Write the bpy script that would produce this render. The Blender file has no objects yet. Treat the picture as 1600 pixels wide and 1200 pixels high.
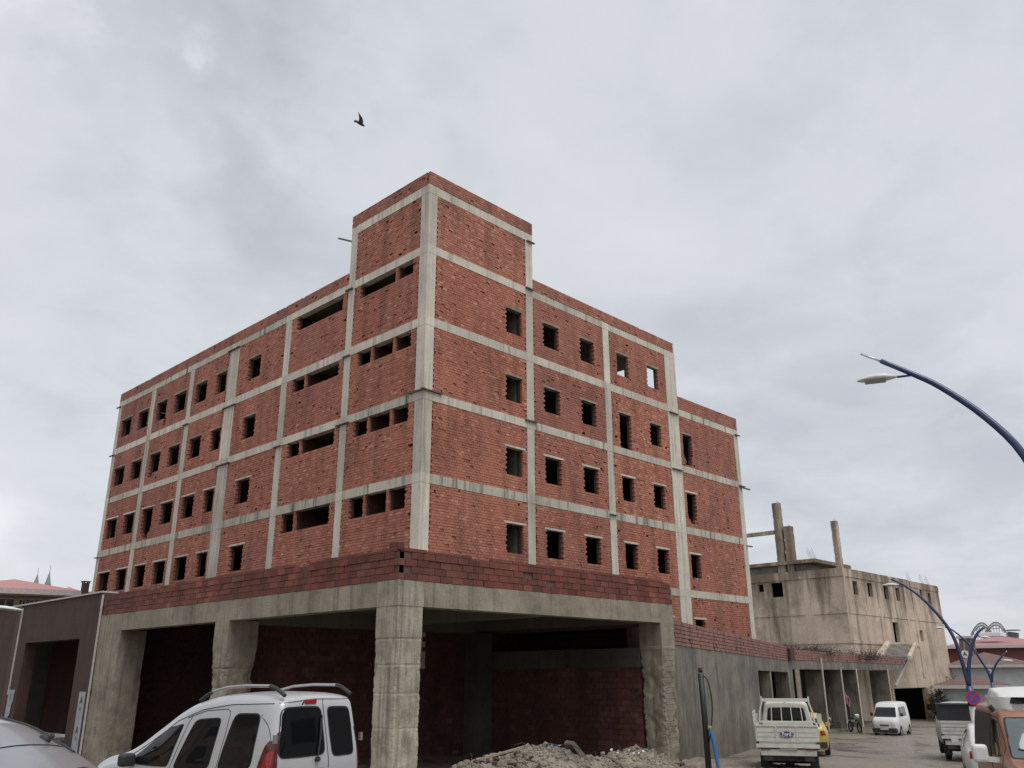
import bpy, bmesh, math, random
import numpy as np
from mathutils import Vector, Matrix, noise
from mathutils.bvhtree import BVHTree
random.seed(7)
scene = bpy.context.scene
COL = scene.collection
# ------------------------------------------------------------------ camera
FPX = 1328.76
CAM = Vector((-19.7563, -23.8886, 2.0))
RIGHT = Vector((0.69720972, -0.71685616, -0.0039815))
UP = Vector((-0.22921526, -0.22818887, 0.9462506))
FWD = Vector((0.6792341, 0.6588225, 0.32340987))
cam_data = bpy.data.cameras.new('camera')
cam_data.sensor_width = 36.0
cam_data.lens = FPX / 1600 * 36.0
cam_data.clip_start = 0.1
cam_data.clip_end = 3000
cam = bpy.data.objects.new('camera', cam_data)
COL.objects.link(cam)
M = Matrix.Identity(4)
for i in range(3):
    M[i][0] = RIGHT[i]; M[i][1] = UP[i]; M[i][2] = -FWD[i]; M[i][3] = CAM[i]
cam.matrix_world = M
scene.camera = cam

def ray(px, py):
    return RIGHT * ((px - 800) / FPX) - UP * ((py - 600) / FPX) + FWD
def at(px, py, r):
    """the point seen at a pixel of the photograph, r metres away over the ground"""
    d = ray(px, py)
    return CAM + d * (r / math.hypot(d.x, d.y))
def on_plane(px, py, axis, k):
    d = ray(px, py)
    return CAM + d * ((k - CAM[axis]) / d[axis])
def ground_z(x, y):
    dx = x - CAM.x; dy = y - CAM.y
    a = float(np.interp(dx, [5, 24, 57, 92, 130, 400], [0, -.72, -1.5, -2.35, -3.0, -3.2]))
    b = float(np.interp(dy, [15.5, 34, 60], [0, -1.15, -1.3]))
    return min(a, b)

# ------------------------------------------------------------------ world: overcast sky
SUN_ELEV, SUN_AZ = math.radians(60), math.radians(-105)      # direction towards the sun, from +X
world = bpy.data.worlds.new('World'); scene.world = world
world.use_nodes = True
nt = world.node_tree; nt.nodes.clear()
def N(tree, kind, **kw):
    n = tree.nodes.new(kind)
    for k, v in kw.items():
        if k.startswith('i_'):
            key = k[2:]
            n.inputs[int(key) if key.isdigit() else key.replace('_', ' ')].default_value = v
        else: setattr(n, k, v)
    return n
def wl(a, b): nt.links.new(a, b)
out = N(nt, 'ShaderNodeOutputWorld')
sky = N(nt, 'ShaderNodeTexSky', sky_type='NISHITA', sun_disc=False)
sky.sun_elevation = SUN_ELEV; sky.sun_rotation = math.pi / 2 - SUN_AZ
bg1 = N(nt, 'ShaderNodeBackground', i_Strength=0.06); wl(sky.outputs[0], bg1.inputs[0])
geo = N(nt, 'ShaderNodeTexCoord')
gen = geo.outputs['Generated']
def wm(op, a, b=None, c=None, clamp=False):
    n = N(nt, 'ShaderNodeMath', operation=op, use_clamp=clamp)
    for i, v in enumerate((a, b, c)):
        if v is None: continue
        if isinstance(v, (int, float)): n.inputs[i].default_value = v
        else: wl(v, n.inputs[i])
    return n.outputs[0]
sep = N(nt, 'ShaderNodeSeparateXYZ'); wl(gen, sep.inputs[0])
# cloud layer: project the view direction on a flat ceiling so that clouds shrink towards the horizon
den = wm('ADD', wm('MAXIMUM', sep.outputs[2], 0.0), 0.22)
comb = N(nt, 'ShaderNodeCombineXYZ')
wl(wm('DIVIDE', sep.outputs[0], den), comb.inputs[0]); wl(wm('DIVIDE', sep.outputs[1], den), comb.inputs[1])
n1 = N(nt, 'ShaderNodeTexNoise', i_Scale=1.05, i_Detail=5.0, i_Roughness=0.5, i_Distortion=0.35)
n2 = N(nt, 'ShaderNodeTexNoise', i_Scale=3.1, i_Detail=6.0, i_Roughness=0.5, i_Distortion=0.5)
wl(comb.outputs[0], n1.inputs['Vector']); wl(comb.outputs[0], n2.inputs['Vector'])
n3 = N(nt, 'ShaderNodeTexNoise', i_Scale=7.5, i_Detail=8.0, i_Roughness=0.55, i_Distortion=0.9); wl(comb.outputs[0], n3.inputs['Vector'])
val = wm('ADD', wm('MULTIPLY', wm('SUBTRACT', n1.outputs[0], 0.5), 0.44), wm('MULTIPLY', wm('SUBTRACT', n2.outputs[0], 0.5), 0.33))
val = wm('ADD', val, wm('MULTIPLY', wm('SUBTRACT', n3.outputs[0], 0.5), 0.13))
# broad bright and dark masses of cloud, each a soft lobe around one direction of the sky
LOBES = [  # direction seen at pixel, tightness, weight
    (130, 500, 40, 0.17), (20, 200, 70, 0.10), (640, 215, 50, 0.09), (350, 400, 45, -0.15), (230, 110, 40, -0.11), (480, 40, 60, -0.02),
    (1350, 560, 16, -0.10), (820, 60, 40, -0.03), (40, 800, 24, 0.06), (1520, 300, 30, 0.05), (1000, 330, 40, 0.04), (1450, 30, 40, 0.03)]
warp = N(nt, 'ShaderNodeTexNoise', i_Scale=2.6, i_Detail=7.0, i_Roughness=0.55)
wl(gen, warp.inputs['Vector'])
wsub = N(nt, 'ShaderNodeVectorMath', operation='SUBTRACT'); wl(warp.outputs['Color'], wsub.inputs[0]); wsub.inputs[1].default_value = (.5, .5, .5)
wsc = N(nt, 'ShaderNodeVectorMath', operation='SCALE'); wl(wsub.outputs[0], wsc.inputs[0]); wsc.inputs['Scale'].default_value = 0.36
wad = N(nt, 'ShaderNodeVectorMath', operation='ADD'); wl(wsc.outputs[0], wad.inputs[0]); wl(gen, wad.inputs[1])
for (px, py, k, w) in LOBES:
    d = ray(px, py).normalized()
    dot = N(nt, 'ShaderNodeVectorMath', operation='DOT_PRODUCT'); wl(wad.outputs[0], dot.inputs[0]); dot.inputs[1].default_value = d
    e = wm('EXPONENT', wm('MULTIPLY', wm('SUBTRACT', dot.outputs['Value'], 1.0), float(k)))
    val = wm('ADD', val, wm('MULTIPLY', e, w))
fac = wm('ADD', val, 0.5, clamp=True)
ramp = N(nt, 'ShaderNodeValToRGB'); wl(fac, ramp.inputs[0])
cr = ramp.color_ramp
cr.elements[0].position = 0.03; cr.elements[0].color = (0.37, 0.395, 0.44, 1)
cr.elements[1].position = 0.97; cr.elements[1].color = (0.82, 0.83, 0.855, 1); cr.interpolation = 'B_SPLINE'
e = cr.elements.new(0.5); e.color = (0.60, 0.622, 0.662, 1)
e = cr.elements.new(0.35); e.color = (0.52, 0.547, 0.595, 1)
bg2 = N(nt, 'ShaderNodeBackground', i_Strength=1.0); wl(ramp.outputs[0], bg2.inputs[0])
mix = N(nt, 'ShaderNodeMixShader', i_0=0.9); wl(bg1.outputs[0], mix.inputs[1]); wl(bg2.outputs[0], mix.inputs[2])
wl(mix.outputs[0], out.inputs[0])
# weak, very soft sun through the cloud
sd = bpy.data.lights.new('sun', 'SUN'); sd.energy = 1.5; sd.angle = math.radians(40); sd.color = (1.0, 0.97, 0.93)
sun = bpy.data.objects.new('sun', sd); COL.objects.link(sun)
sv = Vector((math.cos(SUN_ELEV) * math.cos(SUN_AZ), math.cos(SUN_ELEV) * math.sin(SUN_AZ), math.sin(SUN_ELEV)))
sun.rotation_euler = sv.to_track_quat('Z', 'Y').to_euler()
scene.view_settings.view_transform = 'Standard'; scene.view_settings.look = 'None'
scene.view_settings.exposure = 0.24; scene.view_settings.gamma = 1.0; scene.view_settings.use_curve_mapping = False

# ------------------------------------------------------------------ materials
def mat_new(name):
    m = bpy.data.materials.new(name); m.use_nodes = True
    t = m.node_tree; b = t.nodes['Principled BSDF']
    return m, t, b
def simple(name, col, rough=0.6, metal=0.0, coat=0.0, var=0.0, scale=3.0, bump=0.0, spec=None):
    m, t, b = mat_new(name)
    b.inputs['Base Color'].default_value = (*col, 1); b.inputs['Roughness'].default_value = rough
    b.inputs['Metallic'].default_value = metal
    if coat: b.inputs['Coat Weight'].default_value = coat; b.inputs['Coat Roughness'].default_value = 0.06
    if spec is not None: b.inputs['Specular IOR Level'].default_value = spec
    if var or bump:
        g = t.nodes.new('ShaderNodeNewGeometry')
        n = N(t, 'ShaderNodeTexNoise', i_Scale=scale, i_Detail=6.0, i_Roughness=0.6); t.links.new(g.outputs['Position'], n.inputs['Vector'])
        if var:
            mx = N(t, 'ShaderNodeMix', data_type='RGBA', blend_type='MIX')
            r = N(t, 'ShaderNodeMapRange', i_1=0.3, i_2=0.7); t.links.new(n.outputs[0], r.inputs[0]); t.links.new(r.outputs[0], mx.inputs[0])
            mx.inputs[6].default_value = (*[c * (1 - var) for c in col], 1); mx.inputs[7].default_value = (*[min(1, c * (1 + var)) for c in col], 1)
            t.links.new(mx.outputs[2], b.inputs['Base Color'])
        if bump:
            bp = N(t, 'ShaderNodeBump', i_Strength=bump, i_Distance=0.02); t.links.new(n.outputs[0], bp.inputs['Height']); t.links.new(bp.outputs[0], b.inputs['Normal'])
    return m

def concrete(name, light, dark, stain, streak=0.5, sc=1.0, bump=0.35, moss=0.0, obj_var=0.12, runs=0.0, rough=0.88, grime=None):
    m, t, b = mat_new(name); L = t.links.new
    g = t.nodes.new('ShaderNodeNewGeometry'); P = g.outputs['Position']
    big = N(t, 'ShaderNodeTexNoise', i_Scale=0.55 * sc, i_Detail=5.0, i_Roughness=0.65); L(P, big.inputs['Vector'])
    mp = N(t, 'ShaderNodeMapping'); L(P, mp.inputs['Vector']); mp.inputs['Scale'].default_value = (4.5 * sc, 4.5 * sc, 0.28 * sc)
    st = N(t, 'ShaderNodeTexNoise', i_Scale=1.0, i_Detail=5.0, i_Roughness=0.6); L(mp.outputs[0], st.inputs['Vector'])
    fi = N(t, 'ShaderNodeTexNoise', i_Scale=14.0 * sc, i_Detail=7.0, i_Roughness=0.7); L(P, fi.inputs['Vector'])
    r1 = N(t, 'ShaderNodeMapRange', i_1=0.36, i_2=0.66); L(big.outputs[0], r1.inputs[0])
    m1 = N(t, 'ShaderNodeMix', data_type='RGBA'); L(r1.outputs[0], m1.inputs[0])
    m1.inputs[6].default_value = (*dark, 1); m1.inputs[7].default_value = (*light, 1)
    # stain amount: streaks, gathered by the large noise
    r2 = N(t, 'ShaderNodeMapRange', i_1=0.50, i_2=0.72, i_3=0.0, i_4=streak); L(st.outputs[0], r2.inputs[0])
    b2 = N(t, 'ShaderNodeTexNoise', i_Scale=0.28 * sc, i_Detail=3.0); L(P, b2.inputs['Vector'])
    r3 = N(t, 'ShaderNodeMapRange', i_1=0.38, i_2=0.62); L(b2.outputs[0], r3.inputs[0])
    mu = N(t, 'ShaderNodeMath', operation='MULTIPLY'); L(r2.outputs[0], mu.inputs[0]); L(r3.outputs[0], mu.inputs[1])
    m2 = N(t, 'ShaderNodeMix', data_type='RGBA'); L(mu.outputs[0], m2.inputs[0]); L(m1.outputs[2], m2.inputs[6]); m2.inputs[7].default_value = (*stain, 1)
    oi = t.nodes.new('ShaderNodeObjectInfo')
    ro = N(t, 'ShaderNodeMapRange', i_1=0.0, i_2=1.0, i_3=1 - obj_var, i_4=1 + obj_var * .6); L(oi.outputs['Random'], ro.inputs[0])
    rf = N(t, 'ShaderNodeMapRange', i_1=0.3, i_2=0.7, i_3=0.86, i_4=1.1); L(fi.outputs[0], rf.inputs[0])
    mm = N(t, 'ShaderNodeMath', operation='MULTIPLY'); L(ro.outputs[0], mm.inputs[0]); L(rf.outputs[0], mm.inputs[1])
    last = m2.outputs[2]
    if moss:
        b3 = N(t, 'ShaderNodeTexNoise', i_Scale=1.3 * sc, i_Detail=6.0, i_Roughness=0.7); L(P, b3.inputs['Vector'])
        r4 = N(t, 'ShaderNodeMapRange', i_1=0.50, i_2=0.68, i_3=0.0, i_4=moss); L(b3.outputs[0], r4.inputs[0])
        m3 = N(t, 'ShaderNodeMix', data_type='RGBA'); L(r4.outputs[0], m3.inputs[0]); L(last, m3.inputs[6]); m3.inputs[7].default_value = (stain[0] * .6, stain[1] * .6, stain[2] * .6, 1)
        last = m3.outputs[2]
    if runs:      # thin dark rain runs
        mp2 = N(t, 'ShaderNodeMapping'); L(P, mp2.inputs['Vector']); mp2.inputs['Scale'].default_value = (2.6 * sc, 2.6 * sc, 0.10 * sc); mp2.inputs['Location'].default_value = (7.3, 1.1, .4)
        s2 = N(t, 'ShaderNodeTexNoise', i_Scale=1.0, i_Detail=7.0, i_Roughness=0.7); L(mp2.outputs[0], s2.inputs['Vector'])
        r5 = N(t, 'ShaderNodeMapRange', i_1=0.53, i_2=0.66, i_3=0.0, i_4=runs); L(s2.outputs[0], r5.inputs[0])
        m4 = N(t, 'ShaderNodeMix', data_type='RGBA'); L(r5.outputs[0], m4.inputs[0]); L(last, m4.inputs[6]); m4.inputs[7].default_value = (*stain, 1)
        last = m4.outputs[2]
    if grime:     # soot and water stain washed down from the roof edge (heights: where it ends, where it starts)
        sz = N(t, 'ShaderNodeSeparateXYZ'); L(P, sz.inputs[0])
        mp3 = N(t, 'ShaderNodeMapping'); L(P, mp3.inputs['Vector']); mp3.inputs['Scale'].default_value = (.55, .55, 0.10)
        s3 = N(t, 'ShaderNodeTexNoise', i_Scale=1.0, i_Detail=7.0, i_Roughness=0.65, i_Distortion=.3); L(mp3.outputs[0], s3.inputs['Vector'])
        gz = N(t, 'ShaderNodeMapRange', i_1=grime[0], i_2=grime[1], i_3=-.16, i_4=.13); L(sz.outputs[2], gz.inputs[0])
        ga = N(t, 'ShaderNodeMath', operation='ADD'); L(s3.outputs[0], ga.inputs[0]); L(gz.outputs[0], ga.inputs[1])
        gr = N(t, 'ShaderNodeMapRange', i_1=0.47, i_2=0.66, i_3=0.0, i_4=.85); L(ga.outputs[0], gr.inputs[0])
        m5 = N(t, 'ShaderNodeMix', data_type='RGBA'); L(gr.outputs[0], m5.inputs[0]); L(last, m5.inputs[6]); m5.inputs[7].default_value = (.13, .095, .065, 1)
        last = m5.outputs[2]
    sc_ = N(t, 'ShaderNodeVectorMath', operation='SCALE'); L(last, sc_.inputs[0]); L(mm.outputs[0], sc_.inputs['Scale'])
    L(sc_.outputs[0], b.inputs['Base Color'])
    b.inputs['Roughness'].default_value = rough
    bp = N(t, 'ShaderNodeBump', i_Strength=bump, i_Distance=0.02); L(fi.outputs[0], bp.inputs['Height']); L(bp.outputs[0], b.inputs['Normal'])
    return m

def brick_mat(name, lo, mid, hi, purple, pale, per_object=False, wet=0.35):
    m, t, b = mat_new(name); L = t.links.new
    g = t.nodes.new('ShaderNodeNewGeometry'); P = g.outputs['Position']
    if per_object:
        oi = t.nodes.new('ShaderNodeObjectInfo'); rnd = oi.outputs['Random']; tone = None
    else:
        at_ = N(t, 'ShaderNodeAttribute', attribute_name='tint'); sp = t.nodes.new('ShaderNodeSeparateColor'); L(at_.outputs['Color'], sp.inputs[0])
        rnd = sp.outputs[0]; tone = sp.outputs[1]
    ramp = t.nodes.new('ShaderNodeValToRGB'); L(rnd, ramp.inputs[0]); c = ramp.color_ramp
    c.elements[0].position = 0.0; c.elements[0].color = (*lo, 1); c.elements[1].position = 1.0; c.elements[1].color = (*pale, 1)
    e = c.elements.new(0.35); e.color = (*mid, 1)
    e = c.elements.new(0.82); e.color = (*hi, 1)
    big = N(t, 'ShaderNodeTexNoise', i_Scale=0.42, i_Detail=5.0, i_Roughness=0.6, i_Distortion=0.6); L(P, big.inputs['Vector'])
    src = big.outputs[0]
    if tone is not None:
        ad = N(t, 'ShaderNodeMath', operation='ADD'); L(big.outputs[0], ad.inputs[0]); L(tone, ad.inputs[1]); src = ad.outputs[0]
        r1 = N(t, 'ShaderNodeMapRange', i_1=0.85, i_2=1.25, i_3=0.0, i_4=0.75)
    else:
        r1 = N(t, 'ShaderNodeMapRange', i_1=0.42, i_2=0.7, i_3=0.0, i_4=0.6)
    L(src, r1.inputs[0])
    mx = N(t, 'ShaderNodeMix', data_type='RGBA'); L(r1.outputs[0], mx.inputs[0]); L(ramp.outputs[0], mx.inputs[6]); mx.inputs[7].default_value = (*purple, 1)
    fi = N(t, 'ShaderNodeTexNoise', i_Scale=22.0, i_Detail=6.0, i_Roughness=0.7); L(P, fi.inputs['Vector'])
    # lime and mortar smears, and brick from a paler orange batch
    sm = N(t, 'ShaderNodeTexNoise', i_Scale=2.4, i_Detail=9.0, i_Roughness=0.72, i_Distortion=0.4); L(P, sm.inputs['Vector'])
    r6 = N(t, 'ShaderNodeMapRange', i_1=0.57, i_2=0.72, i_3=0.0, i_4=0.0 if per_object else 0.42); L(sm.outputs[0], r6.inputs[0])
    m6 = N(t, 'ShaderNodeMix', data_type='RGBA'); L(r6.outputs[0], m6.inputs[0]); L(mx.outputs[2], m6.inputs[6]); m6.inputs[7].default_value = (*[min(1, c * .85 + .06) for c in pale], 1)
    ob = N(t, 'ShaderNodeTexNoise', i_Scale=0.30, i_Detail=3.0, i_Distortion=1.0); L(P, ob.inputs['Vector'])
    r7 = N(t, 'ShaderNodeMapRange', i_1=0.53, i_2=0.60, i_3=0.0, i_4=0.0 if per_object else 0.38); L(ob.outputs[0], r7.inputs[0])
    m7 = N(t, 'ShaderNodeMix', data_type='RGBA'); L(r7.outputs[0], m7.inputs[0]); L(m6.outputs[2], m7.inputs[6]); m7.inputs[7].default_value = (hi[0] * 1.05, hi[1] * 1.08, hi[2], 1)
    mx = m7
    rf = N(t, 'ShaderNodeMapRange', i_1=0.3, i_2=0.7, i_3=0.78, i_4=1.16); L(fi.outputs[0], rf.inputs[0])
    mp = N(t, 'ShaderNodeMapping'); L(P, mp.inputs['Vector']); mp.inputs['Scale'].default_value = (1.6, 1.6, 0.25)
    st = N(t, 'ShaderNodeTexNoise', i_Scale=1.0, i_Detail=4.0); L(mp.outputs[0], st.inputs['Vector'])
    rs = N(t, 'ShaderNodeMapRange', i_1=0.45, i_2=0.7, i_3=1.0, i_4=1 - wet); L(st.outputs[0], rs.inputs[0])
    mm = N(t, 'ShaderNodeMath', operation='MULTIPLY'); L(rf.outputs[0], mm.inputs[0]); L(rs.outputs[0], mm.inputs[1])
    s = N(t, 'ShaderNodeVectorMath', operation='SCALE'); L(mx.outputs[2], s.inputs[0]); L(mm.outputs[0], s.inputs['Scale'])
    L(s.outputs[0], b.inputs['Base Color']); b.inputs['Roughness'].default_value = 0.85
    bp = N(t, 'ShaderNodeBump', i_Strength=0.4, i_Distance=0.01); L(fi.outputs[0], bp.inputs['Height']); L(bp.outputs[0], b.inputs['Normal'])
    return m

MT = {}
MT['conc'] = concrete('pale_concrete', (0.69, 0.63, 0.535), (0.53, 0.485, 0.41), (0.18, 0.17, 0.14), 0.85, obj_var=0.18, runs=.55)
MT['conc_pod'] = concrete('weathered_concrete', (0.38, 0.335, 0.26), (0.25, 0.215, 0.165), (0.10, 0.085, 0.065), 0.7, 1.3, 0.7, 0.4, runs=.5)
MT['conc_wet'] = concrete('wet_streaked_concrete', (0.25, 0.22, 0.17), (0.105, 0.092, 0.072), (0.045, 0.04, 0.034), 0.95, 1.2, 0.4, 0.5, runs=.85, rough=.55)
MT['conc_far'] = concrete('pinkish_stained_concrete', (0.66, 0.54, 0.43), (0.50, 0.405, 0.32), (0.15, 0.12, 0.09), .9, 0.32, 0.3, 0.45, 0.05, runs=.6, grime=(4.5, 11.2))
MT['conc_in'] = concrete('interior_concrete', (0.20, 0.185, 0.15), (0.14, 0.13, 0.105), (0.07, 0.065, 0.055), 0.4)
MT['brick'] = brick_mat('hollow_red_brick', (0.33, 0.118, 0.079), (0.405, 0.149, 0.098), (0.455, 0.178, 0.117), (0.28, 0.120, 0.096), (0.55, 0.29, 0.20))
MT['brick_dark'] = brick_mat('weathered_dark_brick', (0.13, 0.040, 0.030), (0.185, 0.054, 0.038), (0.225, 0.069, 0.046), (0.115, 0.047, 0.040), (0.26, 0.095, 0.066), True)
MT['brick_low'] = brick_mat('shade_toned_brick', (0.075, 0.030, 0.024), (0.105, 0.039, 0.030), (0.13, 0.048, 0.037), (0.07, 0.034, 0.03), (0.16, 0.075, 0.055))  # darkened brick: the shade of the open bays is put into its colour
MT['brick_pink'] = brick_mat('pinkish_brick', (0.21, 0.10, 0.085), (0.26, 0.128, 0.108), (0.29, 0.145, 0.122), (0.20, 0.105, 0.092), (0.34, 0.18, 0.15))
MT['mortar'] = simple('dark_mortar', (0.085, 0.045, 0.036), 0.95, var=0.3, scale=9)
MT['mortar2'] = simple('parapet_mortar', (0.12, 0.07, 0.058), 0.95, var=0.3, scale=9)
MT['wood'] = simple('old_formwork_board', (0.13, 0.10, 0.075), 0.85, var=0.3, scale=6)
MT['metal'] = simple('rusty_iron', (0.07, 0.045, 0.035), 0.7, 0.4, var=0.3, scale=20)
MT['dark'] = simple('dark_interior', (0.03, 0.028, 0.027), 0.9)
MT['brown'] = concrete('brown_painted_render', (0.080, 0.046, 0.037), (0.064, 0.035, 0.028), (0.03, 0.02, 0.017), 0.5, 1.0, 0.3, 0.3, 0.0, runs=.35)
MT['conc_drip'] = concrete('drip_stained_concrete', (0.60, 0.565, 0.475), (0.45, 0.42, 0.35), (0.10, 0.092, 0.075), 0.9, 1.0, .35, .2, .2, runs=1.0)
MT['conc_shade'] = concrete('shade_toned_concrete', (0.10, 0.095, 0.08), (0.055, 0.05, 0.043), (0.03, 0.028, 0.025), 0.6)  # dark tone paints in the shade inside the podium bays
MT['trim'] = simple('grey_white_trim', (0.50, 0.47, 0.45), 0.6, var=0.15, scale=8)

# ------------------------------------------------------------------ object helpers
def tag(o, label=None, cat=None, group=None, kind=None):
    if label: o['label'] = label
    if cat: o['category'] = cat
    if group: o['group'] = group
    if kind: o['kind'] = kind
    return o
def thing(name, label, cat, loc=(0, 0, 0), group=None):
    o = bpy.data.objects.new(name, None); COL.objects.link(o); o.location = loc; o.empty_display_size = 0.3
    return tag(o, label, cat, group)
def world_loc(o):
    v = Vector(o.location)
    p = o.parent
    while p is not None:
        v = v + Vector(p.location); p = p.parent
    return v
def link(name, me, mat, parent=None, smooth=False, kind=None):
    if mat is not None and not me.materials:
        me.materials.append(mat)
    if smooth:
        me.polygons.foreach_set('use_smooth', [True] * len(me.polygons))
    o = bpy.data.objects.new(name, me); COL.objects.link(o)
    if parent is not None:
        o.parent = parent
        o.location = -world_loc(parent)     # meshes are modelled in world coordinates; parents carry no rotation
    if kind: o['kind'] = kind
    return o
class MB:
    """collects shapes in world coordinates and links them as one mesh"""
    def __init__(s): s.v = []; s.f = []
    def add(s, vs, fs):
        o = len(s.v); s.v.extend(tuple(v) for v in vs); s.f.extend([tuple(i + o for i in f) for f in fs]); return s
    def box(s, x0, x1, y0, y1, z0, z1):
        vs = [(x0, y0, z0), (x1, y0, z0), (x1, y1, z0), (x0, y1, z0), (x0, y0, z1), (x1, y0, z1), (x1, y1, z1), (x0, y1, z1)]
        return s.add(vs, [(0, 3, 2, 1), (4, 5, 6, 7), (0, 1, 5, 4), (1, 2, 6, 5), (2, 3, 7, 6), (3, 0, 4, 7)])
    def obox(s, c, ax, ay, az, hx, hy, hz):
        """oriented box: centre, three unit axes, half sizes"""
        c, ax, ay, az = Vector(c), Vector(ax), Vector(ay), Vector(az)
        vs = [c + ax * (i * hx) + ay * (j * hy) + az * (k * hz) for k in (-1, 1) for i, j in ((-1, -1), (1, -1), (1, 1), (-1, 1))]
        return s.add(vs, [(0, 3, 2, 1), (4, 5, 6, 7), (0, 1, 5, 4), (1, 2, 6, 5), (2, 3, 7, 6), (3, 0, 4, 7)])
    def bar(s, p, q, w, h=None, upv=(0, 0, 1)):
        p, q = Vector(p), Vector(q); d = (q - p); L = d.length; d.normalize()
        a = d.cross(Vector(upv))
        if a.length < 1e-4: a = d.cross(Vector((1, 0, 0)))
        a.normalize(); b = a.cross(d)
        return s.obox((p + q) / 2, d, a, b, L / 2, w / 2, (h or w) / 2)
    def tube(s, pts, r, n=8, cap=True):
        pts = [Vector(p) for p in pts]; m = len(pts)
        rs = r if isinstance(r, (list, tuple)) else [r] * m
        vs = []; prev = None
        for i, p in enumerate(pts):
            d = (pts[min(i + 1, m - 1)] - pts[max(i - 1, 0)]).normalized()
            if prev is None:
                a = d.cross(Vector((0, 0, 1)))
                if a.length < 1e-3: a = d.cross(Vector((1, 0, 0)))
            else: a = prev - d * prev.dot(d)
            a.normalize(); prev = a; b = d.cross(a)
            for k in range(n):
                t = 2 * math.pi * k / n
                vs.append(p + (a * math.cos(t) + b * math.sin(t)) * rs[i])
        fs = [(i * n + k, i * n + (k + 1) % n, (i + 1) * n + (k + 1) % n, (i + 1) * n + k) for i in range(m - 1) for k in range(n)]
        if cap: fs += [tuple(reversed(range(n))), tuple((m - 1) * n + k for k in range(n))]
        return s.add(vs, fs)
    def disc(s, c, nrm, r, th=0.02, n=20):
        nrm = Vector(nrm).normalized(); c = Vector(c)
        return s.tube([c - nrm * th / 2, c + nrm * th / 2], r, n)
    def poly(s, pts, ext):
        """flat polygon extruded by the vector ext"""
        n = len(pts); ext = Vector(ext); pts = [Vector(p) for p in pts]
        vs = pts + [p + ext for p in pts]
        return s.add(vs, [tuple(range(n)), tuple(reversed(range(n, 2 * n)))] + [(i, i + n, (i + 1) % n + n, (i + 1) % n) for i in range(n)])
    def build(s, name, mat, parent=None, smooth=False, kind=None, fixn=False):
        me = bpy.data.meshes.new(name); me.from_pydata(s.v, [], s.f)
        if fixn:
            bm = bmesh.new(); bm.from_mesh(me); bmesh.ops.recalc_face_normals(bm, faces=bm.faces); bm.to_mesh(me); bm.free()
        me.update()
        return link(name, me, mat, parent, smooth, kind)
def smooth_by_angle(o, deg=35):
    me = o.data
    me.polygons.foreach_set('use_smooth', [True] * len(me.polygons))
    me.set_sharp_from_angle(angle=math.radians(deg))
    return o

def split_rect(u0, u1, z0, z1, holes):
    """the rectangles left of a wall once its holes are taken out"""
    us = sorted({u0, u1, *[max(u0, min(u1, h[i])) for h in holes for i in (0, 1)]})
    out_ = []
    for a, b in zip(us, us[1:]):
        if b - a < 1e-6: continue
        m = (a + b) / 2
        hz = sorted([(max(z0, h[2]), min(z1, h[3])) for h in holes if h[0] < m < h[1]])
        z = z0
        for (p, q) in hz:
            if p - z > 1e-6: out_.append((a, b, z, p))
            z = max(z, q)
        if z1 - z > 1e-6: out_.append((a, b, z, z1))
    return out_

class Facade:
    """a vertical plane: origin o, horizontal direction U, outward normal Nn"""
    def __init__(s, o, U, Nn, slope=0.0): s.o = Vector(o); s.U = Vector(U); s.N = Vector(Nn); s.slope = slope
    def p(s, u, z, n=0.0): return s.o + s.U * u + s.N * n + Vector((0, 0, z + s.slope * u))
    def box(s, mb, u0, u1, z0, z1, n0, n1):
        vs = [s.p(u, z, n) for n in (n0, n1) for (u, z) in ((u0, z0), (u1, z0), (u1, z1), (u0, z1))]
        fl = s.U.cross(Vector((0, 0, 1))).dot(s.N) < 0
        fs = [(0, 3, 2, 1), (4, 5, 6, 7), (0, 1, 5, 4), (1, 2, 6, 5), (2, 3, 7, 6), (3, 0, 4, 7)]
        if fl: fs = [tuple(reversed(f)) for f in fs]
        mb.add(vs, fs)

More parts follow.
